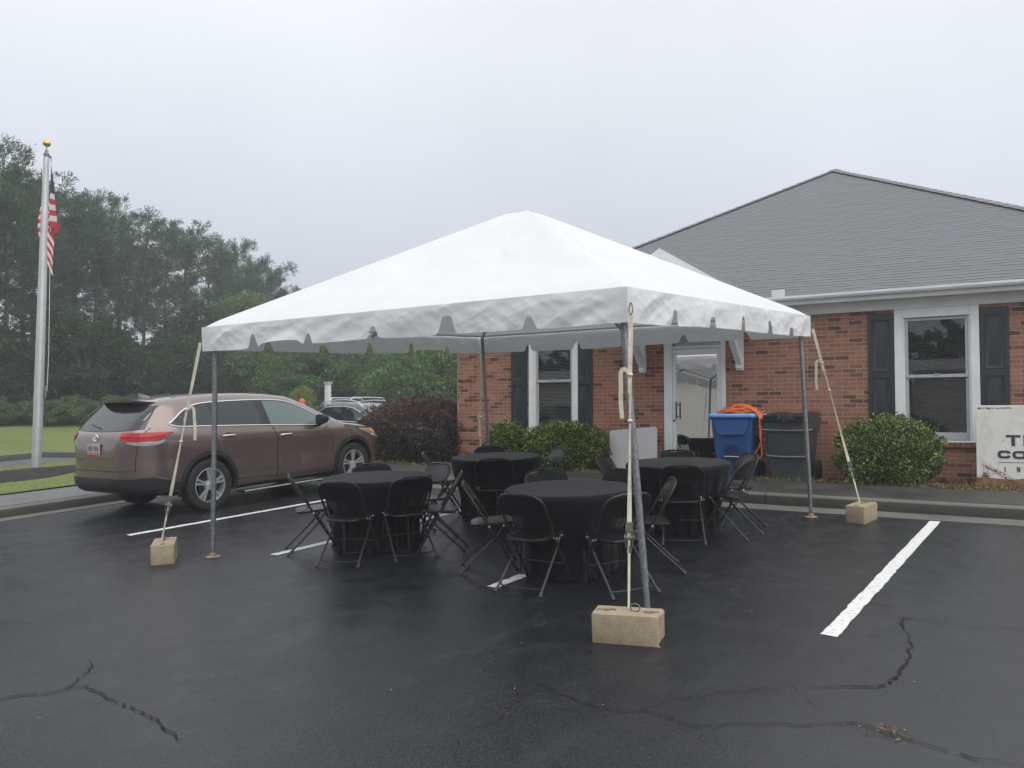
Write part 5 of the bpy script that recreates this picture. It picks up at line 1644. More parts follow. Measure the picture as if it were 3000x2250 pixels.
# windscreen, rear screen, spoiler, bumper, badge, plate
TP(1.66, 2.60, .60, .74, .005, 14, 16).build('windscreen', 'screen_glass', o, smooth=True)
b = MB()
def rg(u, v):
    x = -1.035 + .36 * v; hw = .80 - .10 * v - .03 * (1 - v)
    y = hw * (2 * u - 1)
    z = 1.205 + (1.505 - 1.205) * v - .03 * (1 - v) * (1 - (2 * u - 1) ** 2)
    return CAST((-3, y, z), (1, 0, 0), .006) or Vector((x, y, z))
b.grid(rg, 24, 12); rw = b.build('rear_window', 'car_glass', o, smooth=True)
b = MB(); p0 = rg(.5, .22); b.tube([rg(.50, .12) + Vector((-.012, 0, .0)), rg(.72, .26) + Vector((-.012, 0, 0))], .007, 6); b.build('wiper', 'black_plastic', rw)
b = MB()
def spf(u, v):
    y = .70 * (2 * u - 1)
    e_ = (1 - abs(2 * u - 1) ** 4)
    x = -.40 - (.36 * e_ + .05) * v
    return (x, y, lerp_tab(s_top, -.40) - .014 - .012 * v - .06 * (abs(2 * u - 1) ** 3) + .012)
b.grid(spf, 24, 8); b.grid(lambda u, v: (lambda q: (q[0] + (.02 if v == 1 else 0), q[1], q[2] - .035))(spf(1 - u, v)), 24, 8)
ed = [spf(u, 1) for u in [k / 24 for k in range(25)]]
b.add(ed + [(q[0] + .02, q[1], q[2] - .035) for q in ed], [(k, k + 1, 26 + k, 25 + k) for k in range(24)])
b.build('spoiler', 'bronze', o, smooth=40)
b = MB()
b.loft([[(-.30 - .17 * t_ + dx_, sgn_ * w_, 1.615 + .004 + h_) for dx_, sgn_, w_, h_ in ((0, 1, .03 * (1 - .7 * t_), 0), (.0, -1, .03 * (1 - .7 * t_), 0), (0, -1, .008, .012 + .055 * t_), (0, 1, .008, .012 + .055 * t_))] for t_ in (0, .5, 1)])
b.build('aerial_fin', 'bronze', o, smooth=30)
b = MB()
def bpf(u, v):
    an = R_(-86 + 172 * u)
    z = .36 + .20 * v - (.10 * max(0, abs(2 * u - 1) - .60) / .40 * v)
    d = Vector((-math.cos(an), math.sin(an), 0)); org = Vector((-.42, .45 * math.sin(an), z))
    q = CAST(org + d * 3, -d, .028) or Vector((-1.1, 0, z))
    return q
b.grid(bpf, 50, 6)
b.grid(lambda u, v: (lambda q: q + Vector((.05 * v, 0, .012 * v)))(bpf(u, 1)), 50, 1)
b.build('rear_bumper', 'black_plastic', o, smooth=40)
b = MB()
for sy in (-1, 1): b.grid(lambda u, v: (CAST((-3, sy * (.02 + .66 * u), .985 - .05 * u + .012 * v), (1, 0, 0), .004) or Vector((-1.1, 0, .9))), 12, 1)
b = MB()
P = []
for k in range(15):
    y = -.72 + 1.44 * k / 14; P.append(CAST((-3, y, .66), (1, 0, 0), .002) or Vector((-1.1, y, .66)))
b.tube(P, .006, 5)
for sy in (-1, 1): b.tube([(CAST((-3, sy * y, z), (1, 0, 0), .001) or Vector((-1.1, sy * y, z))) for y, z in ((.80, 1.22), (.785, 1.17), (.765, 1.1), (.745, 1.0), (.73, .9), (.72, .8), (.715, .66))], .005, 5)
b.build('tailgate_gap', 'black_plastic', o, smooth=True)
q = CAST((-3, .0, .94), (1, 0, 0), .008)
b = MB(); b.cbox(q.x - .012, q.x, -.155, .155, .865, 1.02, .004); pl_ = b.build('number_plate', 'plate', o)
b = MB(); b.box(q.x - .0135, q.x - .0118, -.150, .150, .870, .905); b.build('plate_band', 'plate_pink', pl_)
b = MB()
for k in range(7):
    if k == 3: continue
    y = .105 - .035 * k; b.box(q.x - .0138, q.x - .0118, y - .010, y + .010, .925, .985)
b.build('plate_characters', 'plate_marks', pl_)
q = CAST((-3, .0, 1.105), (1, 0, 0), .012)
b = MB()
def oval(rx, rz, cz, r_): b.tube([(q.x - .003 + .12 * 0, rx * math.cos(a_), 1.10 + cz + rz * math.sin(a_)) for a_ in [2 * math.pi * k / 24 for k in range(24)]], r_, 6, closed=True)
oval(.066, .046, 0, .0062); oval(.036, .020, .024, .0048); oval(.017, .043, .0, .0048)
b.build('badge', 'chrome', o, smooth=True)
b = MB()
for sy in (-1, 1): b.tube([CAST((x, sy * .52, 3), (0, 0, -1), .002) for x in [-.3 + .1 * k for k in range(20)]], .006, 5)
b.build('roof_groove', 'black_plastic', o, smooth=True)
# bonnet shut line
b = MB()
for sy in (-1, 1): b.tube([(CAST((x, sy * lerp_tab([(2.72, .80), (3.0, .79), (3.3, .72), (3.5, .58)], x), 3), (0, 0, -1), .001) or Vector((x, 0, 1))) for x in [2.72 + .78 * k / 16 for k in range(17)]], .005, 5)
b.build('bonnet_gap', 'black_plastic', o, smooth=True)
# seats glimpsed low through the front glass are left out behind its opaque colour

# dark slate crossover beyond the footpath
c_top = [(-.95, .80), (-.93, .98), (-.88, 1.12), (-.78, 1.28), (-.62, 1.46), (-.48, 1.57), (-.2, 1.63), (.3, 1.665), (.8, 1.66), (1.2, 1.62), (1.45, 1.565), (1.7, 1.45), (2.0, 1.28), (2.25, 1.13), (2.4, 1.09), (2.8, 1.05), (3.1, .99), (3.35, .90), (3.48, .78), (3.52, .68)]
c_half = [(-.95, .66), (-.9, .77), (-.8, .84), (-.5, .90), (0, .92), (2.7, .92), (3.0, .89), (3.25, .82), (3.4, .70), (3.5, .55), (3.52, .48)]
c_belt = [(-.95, 1.12), (.5, 1.13), (2.0, 1.06), (3.5, .9)]
c_bot = [(-.95, .45), (-.7, .32), (0, .24), (2.7, .24), (3.3, .28), (3.52, .42)]
c_st = [-.95, -.93, -.9, -.86, -.78, -.7, -.62, -.55, -.48, -.35, -.2, 0, .2, .4, .6, .8, 1.0, 1.2, 1.35, 1.45, 1.58, 1.7, 1.85, 2.0, 2.12, 2.25, 2.33, 2.4, 2.6, 2.8, 3.0, 3.1, 3.2, 3.3, 3.38, 3.44, 3.48, 3.5, 3.52]
fw2 = math.atan2(-.983, -.184)


def small_car(mw, lab, name, paint, rails, tops=c_top):
    K = car(mw, lab, 'car', name, paint, tops, c_belt, c_bot, c_half, 2.65, .35, 0, 0, c_st, detail=False)
    o = K['o']
    zl = lambda x: lerp_tab([(-.5, 1.20), (-.3, 1.165), (2.05, 1.09), (2.15, 1.11)], x)
    zh = lambda x: lerp_tab([(-.5, 1.215), (-.3, 1.40), (-.05, 1.505), (.4, 1.53), (.9, 1.525), (1.25, 1.49), (1.5, 1.41), (1.8, 1.27), (2.05, 1.145), (2.15, 1.12)], x)
    for sy in (-1, 1):
        for x0, x1 in ((-.48, .02), (.07, .98), (1.04, 2.12)):
            b = K['side_patch'](sy, x0, x1, lambda x: zl(x) + .012, lambda x: max(zl(x) + .014, zh(x) - .012), 18, 6, .005); b.build('side_window', 'car_glass', o, smooth=True)
        P = [(x, zl(x)) for x in [-.5 + 2.65 * k / 24 for k in range(25)]] + [(x, zh(x)) for x in [2.15 - 2.65 * k / 30 for k in range(31)]]
        K['edge_line'](sy, P, .005, .010, 6, True).build('window_trim', 'chrome', o, smooth=True)
        b = MB(); q = K['side_pt'](sy, 1.95, 1.10, 0)
        b.sphere((1.93, q.y + sy * .15, 1.15), .11, 12, 8, sc=(.6, 1, .62)); b.tube([(1.96, q.y, 1.09), (1.94, q.y + sy * .1, 1.11)], .03, 6); b.build('wing_mirror', paint, o, smooth=True)
        b = K['side_patch'](sy, 2.98, 3.36, lambda x: .74, lambda x: lerp_tab([(2.98, .78), (3.36, .84)], x), 10, 3, .006); b.build('headlight', 'lens', o, smooth=True)
        b = K['side_patch'](sy, -.86, -.60, lambda x: .95, lambda x: 1.08, 8, 3, .006); b.build('tail_light', 'tail', o, smooth=True)
        if rails:
            b = MB()
            P = [(-.55, .0), (-.42, .075), (-.2, .085), (.6, .085), (1.2, .08), (1.38, .06), (1.52, .0)]
            b.tube(smooth_path([(x, sy * .60, lerp_tab(tops, x) - .03 + h_) for x, h_ in P], 4), .018, 7)
            b.build('roof_rail', 'silver', o, smooth=True)
    if rails:
        for xb in (-.05, .95):
            b = MB(); z_ = lerp_tab(tops, xb) + .085
            b.tube(smooth_path([(xb, -.60, z_ - .02), (xb, -.52, z_ + .04), (xb, -.4, z_ + .055), (xb, .4, z_ + .055), (xb, .52, z_ + .04), (xb, .60, z_ - .02)], 4), .016, 7); b.build('crossbar', 'silver', o, smooth=True)
    K['top_patch'](1.50, 2.24, .60, .72, .005, 10, 12).build('windscreen', 'screen_glass', o, smooth=True)
    b = MB(); b.grid(lambda u, v: (K['cast']((-3, .62 * (2 * u - 1), 1.17 + .33 * v), (1, 0, 0), .005) or Vector((-.8, 0, 1.2))), 10, 6); b.build('rear_window', 'car_glass', o, smooth=True)
    return o


small_car(Tr(9.94, 12.28, -.01, fw2), 'dark slate crossover with silver roof rails parked beyond the purple shrub', 'crossover', 'slate', True)
small_car(Tr(19.6, 22.8, .30, R_(-12)), 'small far dark car half hidden beneath the yellow-green tree', 'parked_car', 'dark_car', False)
small_car(Tr(22.2, 22.6, .20, R_(150)), 'far dark car behind foliage, right of the white gatepost', 'parked_car', 'dark_car', False)

# ------------------------------------------------------------------ flagpole and flag
fp = thing('flagpole', 'tall aluminium flagpole with gold ball standing in the mulch bed', 'flagpole', Matrix.Translation((1.22, 12.55, .17)) @ Matrix.Rotation(R_(.55), 4, 'Y') @ Matrix.Rotation(R_(.3), 4, 'X'))
b = MB(); b.tube([(0, 0, 0), (0, 0, 1.8), (0, 0, 3.6), (0, 0, 5.4), (0, 0, 6.45)], [.092, .090, .082, .066, .056], 24)
b.lathe([(.092, .0), (.14, .0), (.13, .03), (.093, .05)], 24)
b.build('mast', 'pole', fp, smooth=40)
b = MB(); b.lathe([(0, 6.45), (.045, 6.45), (.045, 6.50), (.06, 6.50), (.06, 6.53), (.035, 6.535), (.035, 6.60), (.012, 6.60), (.012, 6.68)], 16); b.tube([(.05, 0, 6.48), (.09, -.03, 6.48)], .02, 8); b.build('truck', 'galv', fp, smooth=40)
b = MB(); b.sphere((0, 0, 6.745), .078, 20, 14, sc=(1, 1, .88)); b.build('ball', 'gold', fp, smooth=True)
b = MB(); b.tube([(.09, -.04, 6.47), (.105, -.06, 4.6), (.135, -.075, 2.4), (.125, -.07, 1.62)], .006, 5); b.build('halyard', 'white_cloth', fp)
b = MB(); b.cbox(.075, .11, -.09, -.03, 1.48, 1.72, .006); b.build('cleat', 'galv', fp)
# limp flag hanging beside the mast
fl = thing('flag', 'red white and blue striped flag hanging limp from the flagpole', 'flag', Matrix.Translation((1.22 + .08, 12.55 - .125, .17)))
fr_dir = Vector((.537, -.843, 0)); fd = Vector((-.843, -.537, 0))     # across the view, and toward the lot
def fpt(a_, d_, z): q = fr_dir * a_ + fd * d_; return (q.x, q.y, z)
def stripe_panel(b, xl, xr, z0, z1, n, slope, dl, dr, first, wav=0.02):
    """n stripes stacked from the top (z1) down, each tilted by slope, on a curved hanging panel"""
    for k in range(n):
        for i in range(8):
            ua, ub = i / 8, (i + 1) / 8
            q = []
            for u, kk in ((ua, k), (ub, k), (ub, k + 1), (ua, k + 1)):
                t_ = kk / n
                x = xl(t_) + (xr(t_) - xl(t_)) * u
                q.append(fpt(x, dl + (dr - dl) * u + wav * math.sin(5 * u + 4 * t_), z1 + (z0 - z1) * t_ - slope * u))
            b.add(q, [(0, 1, 2, 3)], (k + first) % 2)
b = MB()
stripe_panel(b, lambda t: .05, lambda t: .19 + .11 * t, 5.00, 5.69, 6, .05, .05, .16, 1)
stripe_panel(b, lambda t: .28 - .16 * t, lambda t: .30 - .05 * t, 4.82, 5.03, 1, -.03, .17, .10, 0)
stripe_panel(b, lambda t: .03 - .01 * t, lambda t: .20 - .005 * t, 4.22, 5.00, 8, .26, .06, .15, 0)
b.build('stripes', ['red', 'white_cloth'], fl, smooth=True, fix=False)
b = MB()
stripe_panel(b, lambda t: -.20 + .08 * abs(t - .5), lambda t: -.02, 4.62, 5.40, 9, -.16, .02, -.08, 1)
b.build('back_fold', ['red', 'white_cloth'], fl, smooth=True, fix=False)
b = MB(); b.grid(lambda u, v: fpt(.06 + (.02 + .12 * (1 - v)) * u, .05 + .08 * u, 5.68 + .78 * v - .03 * u), 6, 10); b.grid(lambda u, v: fpt(-.13 + .08 * u, .0, 5.30 + .12 * v), 3, 3)
b.build('canton', 'navy', fl, smooth=True, fix=False)

# ------------------------------------------------------------------ foliage
def leaf_mesh(name, P, D, size, aspect, mat, seed, fold=.25, sizes=None):
    """many small folded leaves: centre P, outward direction D (numpy arrays)"""
    rg_ = np.random.default_rng(seed)
    n = len(P)
    D = D + rg_.normal(0, .55, (n, 3)); D /= np.linalg.norm(D, axis=1)[:, None] + 1e-9
    up = rg_.normal(0, 1, (n, 3))
    A_ = np.cross(D, up); A_ /= np.linalg.norm(A_, axis=1)[:, None] + 1e-9
    N_ = np.cross(A_, D)
    L = size * rg_.uniform(.6, 1.35, n)[:, None] * (1 if sizes is None else sizes[:, None])
    Wd = L * aspect
    v0 = P; v2 = P + D * L; m_ = P + D * L * .5
    v1 = m_ + A_ * Wd * .5 + N_ * L * fold * .3; v3 = m_ - A_ * Wd * .5 + N_ * L * fold * .3
    V = np.stack([v0, v1, v2, v3], 1).reshape(-1, 3)
    me = bpy.data.meshes.new(name)
    me.vertices.add(4 * n); me.vertices.foreach_set('co', V.astype(np.float32).ravel())
    me.loops.add(4 * n); me.loops.foreach_set('vertex_index', np.arange(4 * n, dtype=np.int32))
    me.polygons.add(n); me.polygons.foreach_set('loop_start', np.arange(0, 4 * n, 4, dtype=np.int32)); me.polygons.foreach_set('loop_total', np.full(n, 4, dtype=np.int32))
    me.materials.append(M[mat]); me.update(calc_edges=True); me.validate()
    return me


def add_mesh(name, me, parent=None, mw=None):
    o = bpy.data.objects.new(name, me); COL.objects.link(o)
    if parent is not None: o.parent = parent
    if mw is not None: o.matrix_world = mw
    return o


def shell(n, rx, ry, rz, seed, depth=.35, lump=.12, zmin=-.9, box=2.6):
    """points through the outer depth of a lumpy rounded shrub, with outward normals"""
    g_ = np.random.default_rng(seed)
    d = g_.normal(0, 1, (n * 2, 3)); d /= np.linalg.norm(d, axis=1)[:, None]
    d = d[d[:, 2] > zmin][:n]
    sup = (np.abs(d) ** box).sum(1) ** (-1 / box)
    lm = 1 + lump * (np.sin(d[:, 0] * 5 + seed) * np.cos(d[:, 1] * 6 + 2 * seed) + .6 * np.sin(d[:, 2] * 9 + d[:, 0] * 7 + seed) + .4 * np.sin(17 * d[:, 1] + 13 * d[:, 2]))
    r_ = sup * lm * (1 - depth * g_.random(len(d)) ** 2.2)
    return d * r_[:, None] * np.array([rx, ry, rz]), d


def shrub(name, lab, cat, loc, dims, n, size, aspect, mat, seed, group=None, sprigs=0, lump=.10, box=2.6, inner=.80):
    o = thing(name, lab, cat, Matrix.Translation(loc), group)
    P, D = shell(n, dims[0], dims[1], dims[2], seed, .30, lump, -.85, box)
    P[:, 2] += dims[2] * .95
    Q_, E2 = shell(n // 3, dims[0] * .74, dims[1] * .74, dims[2] * .74, seed + 2, .25, lump, -.85, box)
    Q_[:, 2] += dims[2] * .95
    P = np.concatenate([P, Q_]); D = np.concatenate([D, E2])
    if sprigs:
        g_ = np.random.default_rng(seed + 9)
        PP, DD = [], []
        Q, E_ = shell(sprigs, dims[0], dims[1], dims[2], seed + 4, .05, lump, .15, box)
        Q[:, 2] += dims[2] * .95
        for q, e_ in zip(Q, E_):
            dd = e_ + np.array([0, 0, .8]); dd /= np.linalg.norm(dd); ln = g_.uniform(.03, .12)
            for k in range(9): PP.append(q + dd * ln * k / 9 + g_.normal(0, .006, 3)); DD.append(dd + g_.normal(0, .5, 3))
        P = np.concatenate([P, np.array(PP)]); D = np.concatenate([D, np.array(DD)])
    P[:, 2] = np.maximum(P[:, 2], .02)
    add_mesh('foliage', leaf_mesh('foliage', P, D, size, aspect, mat, seed), o)
    b = MB()                                  # dark twiggy core that blocks the view through
    r = random.Random(seed)
    for k in range(26):
        an, el = r.uniform(0, 6.28), r.uniform(.15, 1.4)
        e_ = (dims[0] * inner * math.cos(an) * math.cos(el), dims[1] * inner * math.sin(an) * math.cos(el), dims[2] * (.5 + .95 * math.sin(el) * inner))
        b.tube([(0 + r.gauss(0, .04), r.gauss(0, .04), 0), (e_[0] * .5, e_[1] * .5, e_[2] * .45), e_], [.016, .010, .004], 5)
    b.build('stem', 'bark', o, smooth=True)
    return o


shrub('round_shrub', 'round holly shrub flecked yellow-green under the right window', 'shrub', (4.56, -2.95, .33), (.52, .63, .48), 17000, .036, .62, 'box', 11, 'clipped green shrubs along the wall', 90, .085, 2.3)
shrub('round_shrub', 'wide clipped green shrub directly under the left window', 'shrub', (4.72, 2.20, .33), (.44, .70, .42), 15000, .036, .62, 'box', 12, 'clipped green shrubs along the wall', 80, .085, 2.6)
shrub('round_shrub', 'small clipped green shrub nearest the brick quoins', 'shrub', (4.78, 3.43, .33), (.38, .40, .41), 9000, .036, .62, 'box', 13, 'clipped green shrubs along the wall', 30, .06, 2.4)
shrub('purple_shrub', 'large burgundy shrub between the parked cars and the brick corner', 'shrub', (5.62, 6.05, .18), (1.18, 1.34, .73), 28000, .058, .5, 'purple', 14, None, 300, .06, 2.25)


def pine_crown(seed, H, ntuft):
    g_ = np.random.default_rng(seed)
    P, D, Sz = [], [], []
    base = .40
    nb = 46
    br = []
    for k in range(nb):
        t_ = (k + g_.random()) / nb
        z = H * (base + (1 - base) * t_)
        R__ = H * (.045 + .150 * math.sin(math.pi * min(1, (1 - t_) * .74 + .13)) ** .8 * g_.uniform(.5, 1.15)) * (1 if t_ < .92 else .7) * (.8 if t_ < .2 else 1)
        an = g_.uniform(0, 6.28)
        br.append((z, an, R__, t_))
        nt = max(3, int(ntuft / nb * R__ / (H * .15)))
        for q in range(nt):
            s_ = g_.uniform(.18, 1) ** .5
            rad = R__ * s_
            c = np.array([rad * math.cos(an), rad * math.sin(an), z + .30 * rad * g_.uniform(.2, 1.2)]) + g_.normal(0, .17, 3) * (.5 + .7 * s_)
            out = np.array([math.cos(an) * .6, math.sin(an) * .6, .8]) + g_.normal(0, .35, 3)
            out /= np.linalg.norm(out)
            m_ = 26
            P.append(np.repeat(c[None], m_, 0) + g_.normal(0, .09, (m_, 3)) + out[None] * g_.uniform(0, .22, (m_, 1)))
            D.append(np.repeat(out[None], m_, 0))
    return np.concatenate(P), np.concatenate(D), br


PINE_V = []
for v_ in range(3):
    H = 12.0
    P, D, br = pine_crown(100 + v_, H, 800)
    lm = leaf_mesh('pine_crown', P, D, .21, .17, 'pine', 30 + v_, .1)
    b = MB()
    r = random.Random(v_)
    lean = [(.10 * math.sin(.5 * z + v_), .10 * math.cos(.4 * z + 2 * v_), z) for z in [H * k / 12 for k in range(13)]]
    b.tube(lean, [.155 - .135 * k / 12 for k in range(13)], 9)
    for z, an, R__, t_ in br[::2]:
        b.tube([(.0, .0, z - .25), (R__ * .5 * math.cos(an), R__ * .5 * math.sin(an), z - .05), (R__ * .92 * math.cos(an), R__ * .92 * math.sin(an), z + .25 * R__)], [.045 - .02 * t_, .028, .010], 5)
    for k in range(20):
        z = H * r.uniform(.25, .52); an = r.uniform(0, 6.28); L = r.uniform(.4, 1.5)
        b.tube([(0, 0, z), (L * .6 * math.cos(an), L * .6 * math.sin(an), z + .05), (L * math.cos(an), L * math.sin(an), z + r.uniform(-.15, .3))], [.022, .014, .005], 4)
    PINE_V.append((lm, b.mesh('pine_trunk', 'bark', True)))
PINES = [(6.5, 30.5, 12.4), (9.2, 33.7, 13.0), (9.6, 31.3, 12.0), (13.9, 38.1, 12.9), (13.0, 34.0, 12.0), (16.8, 38.8, 12.8), (15.6, 34.8, 12.1), (19.8, 39.3, 12.8), (18.7, 35.3, 11.5), (25.2, 42.9, 13.1), (22.1, 36.5, 11.9), (29.7, 44.6, 13.5), (26.8, 38.0, 12.0), (30.3, 38.9, 11.3), (38.0, 45.5, 11.0),
         (3.5, 33.0, 13.0), (4.0, 29.0, 12.0), (17.5, 44.0, 13.2), (33.5, 44.0, 12.4)]
r = random.Random(77)
for i, (x, y, zt_) in enumerate(PINES):
    zb = land(x, y) - .1
    k_ = (zt_ - zb) / 12.0
    v = PINE_V[i % 3]
    mw = Matrix.Translation((x, y, zb)) @ Matrix.Rotation(r.uniform(0, 6.28), 4, 'Z') @ Matrix.Diagonal((k_ * r.uniform(.95, 1.2), k_ * r.uniform(.95, 1.2), k_, 1))
    o = thing('pine_tree', 'tall grey-green pine in the hazy row of pines beyond the lawn', 'tree', mw, 'pines beyond the lawn')
    add_mesh('crown', v[0], o); add_mesh('trunk', v[1], o)


def broad_variant(seed, mat, nclump, nleaf, size, wide=.42, low=.05):
    g_ = np.random.default_rng(seed)
    P, D = [], []
    cl_ = []
    for k in range(nclump):
        d = g_.normal(0, 1, 3); d /= np.linalg.norm(d)
        rad = g_.uniform(.35, 1) ** .5
        c = np.array([d[0] * wide * rad, d[1] * wide * rad, .54 + d[2] * (.46 - low) * rad])
        c[:2] *= (1.0 - .45 * max(0, (c[2] - .55) / .45))
        cl_.append(c)
        s_ = g_.uniform(.05, .11)
        q = g_.normal(0, 1, (nleaf, 3)); q /= np.linalg.norm(q, axis=1)[:, None]
        P.append(c + q * s_ * g_.uniform(.4, 1, (nleaf, 1)) * np.array([1.15, 1.15, .75])); D.append(q + np.array([0, 0, .25]))
    P, D = np.concatenate(P), np.concatenate(D)
    me = leaf_mesh('crown', P, D, size, .62, mat, seed)
    b = MB()
    b.tube([(0, 0, -.02), (.012, .008, .25), (0, .015, .55)], [.026, .020, .009], 8)
    for c in cl_[::4]: b.tube([(0, .005, .22 + .25 * g_.random()), tuple(c * np.array([.55, .55, 1]) - np.array([0, 0, .06])), tuple(c)], [.009, .006, .002], 4)
    return me, b.mesh('trunk', 'bark', True)


BROAD = {'d': [broad_variant(200 + k, 'leaf_dark', 130, 100, .028, .50) for k in range(2)],
         'm': [broad_variant(210 + k, 'leaf_mid', 140, 105, .024, .46) for k in range(3)],
         'l': [broad_variant(220, 'leaf_light', 150, 110, .019, .30)],
         's': [broad_variant(230 + k, 'leaf_mid', 110, 75, .055, .62, .02) for k in range(2)],
         'y': [broad_variant(240, 'leaf_yellow', 70, 40, .036, .22, .02)]}
BLAB = {'d': ('dark_tree', 'dark leafy tree filling the understorey below the pines', 'dark understorey trees'),
        'm': ('broadleaf_tree', 'mid-green leafy tree beyond the parked cars, seen under the canopy edge', 'leafy trees beyond the cars'),
        'l': ('light_tree', 'pale green leafy tree rising before the pines at the tent edge', None),
        's': ('hedge_shrub', 'mid-green bushy shrub at the far edge of the lawn', 'shrubs at the woodland edge'),
        'y': ('small_tree', 'small yellow-green tree above the far dark car', None)}
TREES = [(21.5, 30.7, 8.1, 'l'), (7.3, 29.1, 4.8, 'd'), (8.6, 29.5, 4.8, 'd'), (8.6, 27.3, 4.0, 'd'), (10.8, 29.5, 4.4, 'd'), (10.8, 27.2, 4.2, 'd'), (13.8, 30.1, 4.9, 'd'), (13.1, 27.0, 4.3, 'd'), (15.2, 28.0, 4.7, 'd'), (17.3, 28.9, 5.1, 'd'), (16.9, 26.7, 4.6, 'd'),
         (6.0, 31.0, 5.2, 'd'), (12.0, 32.0, 5.6, 'd'), (19.5, 31.5, 6.0, 'd'), (22.5, 32.5, 6.2, 'd'),
         (18.1, 25.7, 5.0, 'm'), (21.7, 27.8, 5.9, 'm'), (25.5, 29.8, 6.6, 'm'), (24.5, 26.6, 7.1, 'm'), (29.2, 28.9, 8.0, 'm'), (21.6, 20.3, 4.6, 'm'), (24.2, 21.5, 6.3, 'm'), (27.2, 21.9, 7.5, 'm'), (24.8, 18.4, 6.5, 'm'), (29.5, 25.0, 7.4, 'm'), (21.0, 24.6, 5.2, 'm'), (19.8, 17.0, 4.9, 'm'),
         (7.2, 26.9, 2.0, 's'), (8.2, 27.5, 2.1, 's'), (8.3, 26.3, 1.9, 's'), (8.5, 25.1, 1.8, 's'), (9.5, 25.7, 2.0, 's'), (9.6, 24.5, 1.7, 's'), (10.6, 25.0, 2.0, 's'), (11.8, 25.5, 2.1, 's'), (13.0, 25.2, 2.1, 's'), (14.4, 24.8, 2.0, 's'), (6.2, 28.4, 2.2, 's'), (15.6, 23.2, 1.7, 's'),
         (14.8, 19.3, 2.6, 'y')]
for i, (x, y, zt_, k) in enumerate(TREES):
    zb = (land(x, y) if y > 15 else .0) - .05
    h_ = (zt_ - zb) * (r.uniform(.85, 1.45) if k == 'd' else 1.0)
    v = BROAD[k][i % len(BROAD[k])]
    wf = 1.25 if k == 's' else 1.0
    mw = Matrix.Translation((x, y, zb)) @ Matrix.Rotation(r.uniform(0, 6.28), 4, 'Z') @ Matrix.Diagonal((h_ * wf * r.uniform(.9, 1.15), h_ * wf * r.uniform(.9, 1.15), h_, 1))
    nm, lab, grp = BLAB[k]
    o = thing(nm, lab, 'shrub' if k == 's' else 'tree', mw, grp)
    add_mesh('crown', v[0], o); add_mesh('trunk', v[1], o)

# far-off wood behind the trees that can be told apart
g_ = np.random.default_rng(5)
n = 26000
xx = g_.uniform(12, 75, n)
yy_ = 47 + .12 * (xx - 10) + g_.uniform(0, 6, n)
hh_ = (4.0 + .9 * np.sin(.35 * xx) + .7 * np.sin(.9 * xx + 1)) * np.clip((xx - 8) / 16, .5, 1.5) * g_.random(n) ** .6
P = np.stack([xx, yy_ - .35 * hh_, .4 + hh_], 1)
D = np.stack([np.zeros(n), -np.ones(n), np.full(n, .6)], 1)
kind(add_mesh('far_wood', leaf_mesh('far_wood', P, D, .55, .6, 'leaf_dark', 8)), 'stuff', 'dark undergrowth of the far wood')

n = 14000
xx = -62 - 8 * g_.random(n); yy_ = g_.uniform(-70, 75, n)
hh_ = (8.5 + 1.8 * np.sin(.21 * yy_) + 1.2 * np.sin(.67 * yy_ + 1)) * g_.random(n) ** .55
P = np.stack([xx, yy_, -1.2 + hh_], 1); D = np.stack([np.ones(n), np.zeros(n), np.full(n, .6)], 1)
kind(add_mesh('wood_across_the_lot', leaf_mesh('wood_across_the_lot', P, D, 1.1, .7, 'leaf_dark', 9)), 'stuff', 'dark wood across the lot, seen in the glass door')

# white gatepost and orange drum far behind the cars
gp = thing('gatepost', 'white square gatepost with a cap among the far trees', 'post', Matrix.Translation((17.6, 20.75, .4)))
b = MB(); b.cbox(-.10, .10, -.10, .10, 0, 2.15, .01); b.build('shaft', 'white_trim', gp)
b = MB(); b.cbox(-.13, .13, -.13, .13, 2.15, 2.25, .01); b.build('cap', 'frame_grey', gp)
b = MB(); b.lathe([(0, 0), (.13, 0), (.13, .35), (.12, .36), (.12, .90), (.115, 1.0), (.10, 1.06), (.05, 1.12), (0, 1.13)], 18)
tag(b.build('marker_post', noisy('orange_red_plastic', (.62, .09, .05), .6, .15, 6).m, None, smooth=40, mw=Matrix.Translation((12.7, 17.1, .72))), 'small round-topped orange-red marker post far behind the brown car', 'marker post')

# dry leaves and thin grass on the planting bed; a few specks on the tarmac
g_ = np.random.default_rng(15)
n = 5200
ly = np.concatenate([g_.uniform(-5.2, 6.5, int(n * .55)), g_.normal(-3.4, .55, n - int(n * .55))])
lx = 4.20 + .95 * g_.random(n) ** 1.3
P = np.stack([lx, ly, .138 - .055 * (lx - 4.2) + .018 * g_.random(n)], 1)
D = np.stack([g_.normal(0, 1, n), g_.normal(0, 1, n), .15 * np.ones(n)], 1)
kind(add_mesh('leaf_litter', leaf_mesh('leaf_litter', P, D, .055, .42, 'litter', 16, .5), mw=LOT), 'stuff', 'dry leaves along the foot of the wall')
n = 5000
ly = g_.uniform(-8, 6.8, n)
lx = 4.205 + .35 * g_.random(n) ** 2
P = np.stack([lx, ly, .14 + .01 * g_.random(n)], 1)
D = np.stack([g_.normal(0, .35, n), g_.normal(0, .35, n), np.ones(n)], 1)
keep = np.sin(3.1 * ly) + np.sin(7.7 * ly + 1) > -.6
kind(add_mesh('dry_grass', leaf_mesh('dry_grass', P[keep], D[keep], .065, .10, 'drygrass', 17, .1), mw=LOT), 'stuff', 'thin dry grass edging the footpath')
r = random.Random(8)
sp = MB()
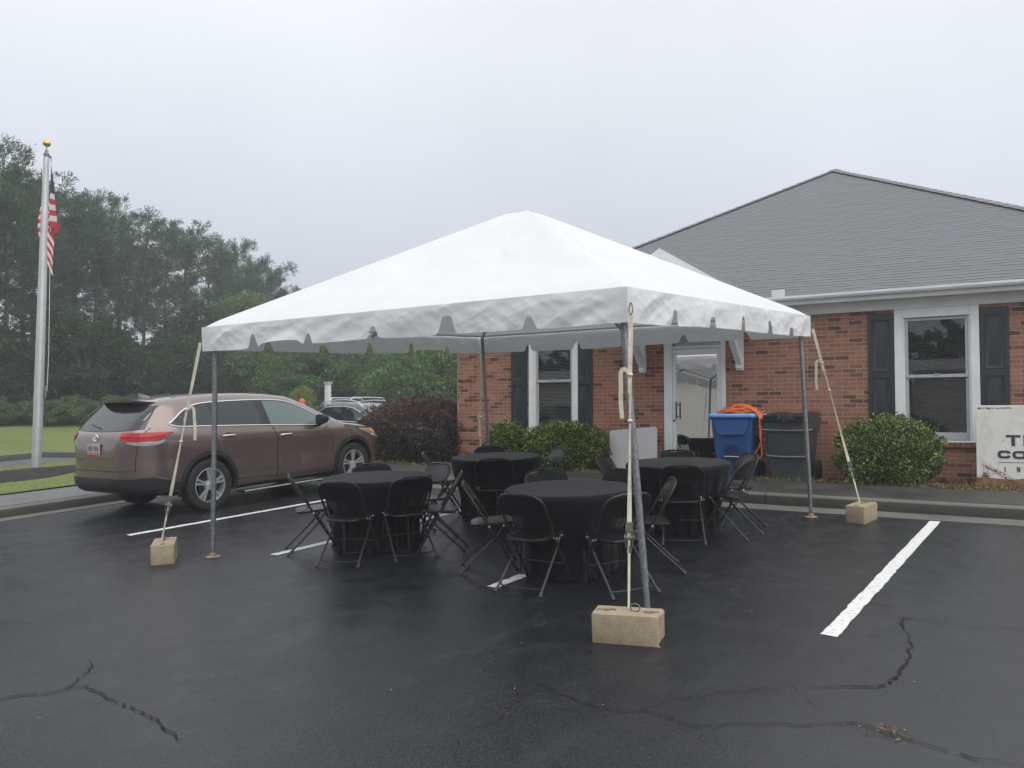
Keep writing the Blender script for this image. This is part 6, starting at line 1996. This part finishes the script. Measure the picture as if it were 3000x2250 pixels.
for k in range(70):
    x, y = r.uniform(-5.5, -.5), r.uniform(-5, 3)
    n_ = 5; rr_ = r.uniform(.002, .006)
    sp.add([(x + rr_ * math.cos(q * 1.257) * r.uniform(.6, 1.3), y + rr_ * math.sin(q * 1.257) * r.uniform(.6, 1.3), .0095) for q in range(n_)], [tuple(range(n_))])
kind(sp.build('grit', noisy('pale_grit', (.42, .41, .38), .8, .4, 50).m, mw=LOT, fix=False), 'stuff')
g_ = np.random.default_rng(25)
n = 60
P = np.stack([-3.42 + g_.normal(0, .03, n), -4.19 + g_.normal(0, .06, n), .012 + .012 * g_.random(n)], 1)
D = np.stack([g_.normal(0, 1, n), g_.normal(0, 1, n), .2 * np.ones(n)], 1)
tag(add_mesh('dead_leaf_clump', leaf_mesh('dead_leaf_clump', P, D, .026, .25, 'litter', 26, .5), mw=LOT), 'small clump of brown dead leaves caught in the crack', 'leaf clump')
# grass blades on the near verge by the flagpole
g_ = np.random.default_rng(35)
n = 16000
gx_ = g_.uniform(-6, 4.5, n); gy_ = 9.1 + 4.6 * g_.random(n)
P = np.array([(x, y, land(x, y) - .005) for x, y in zip(gx_, gy_) if ((x - .25) / 2.2) ** 2 + ((y - 11.78) / 1.15) ** 2 > 1])
D = np.stack([g_.normal(0, .5, len(P)), g_.normal(0, .5, len(P)), np.ones(len(P))], 1)
M['blade'] = leafy('grass_blades', [(0, (.13, .18, .04)), (.6, (.22, .27, .08)), (1, (.32, .35, .14))])
kind(add_mesh('grass', leaf_mesh('grass', P, D, .034, .2, 'blade', 36, .1)), 'stuff', 'short grass of the verge')

# ------------------------------------------------------------------ damp haze
b = MB(); b.box(-75, 95, -80, 110, -6, 22)
hz = b.build('haze', [], None)
hm = bpy.data.materials.new('haze'); hm.use_nodes = True
hn, hl_ = hm.node_tree.nodes, hm.node_tree.links
hn.clear()
ho = hn.new('ShaderNodeOutputMaterial'); hv_ = hn.new('ShaderNodeVolumePrincipled')
hv_.inputs['Color'].default_value = (.93, .96, 1.0, 1)
hv_.inputs['Density'].default_value = .0030
hv_.inputs['Anisotropy'].default_value = .2
hl_.new(hv_.outputs[0], ho.inputs['Volume'])
hz.data.materials.append(hm)
kind(hz, 'stuff', 'damp haze over the lot and trees')
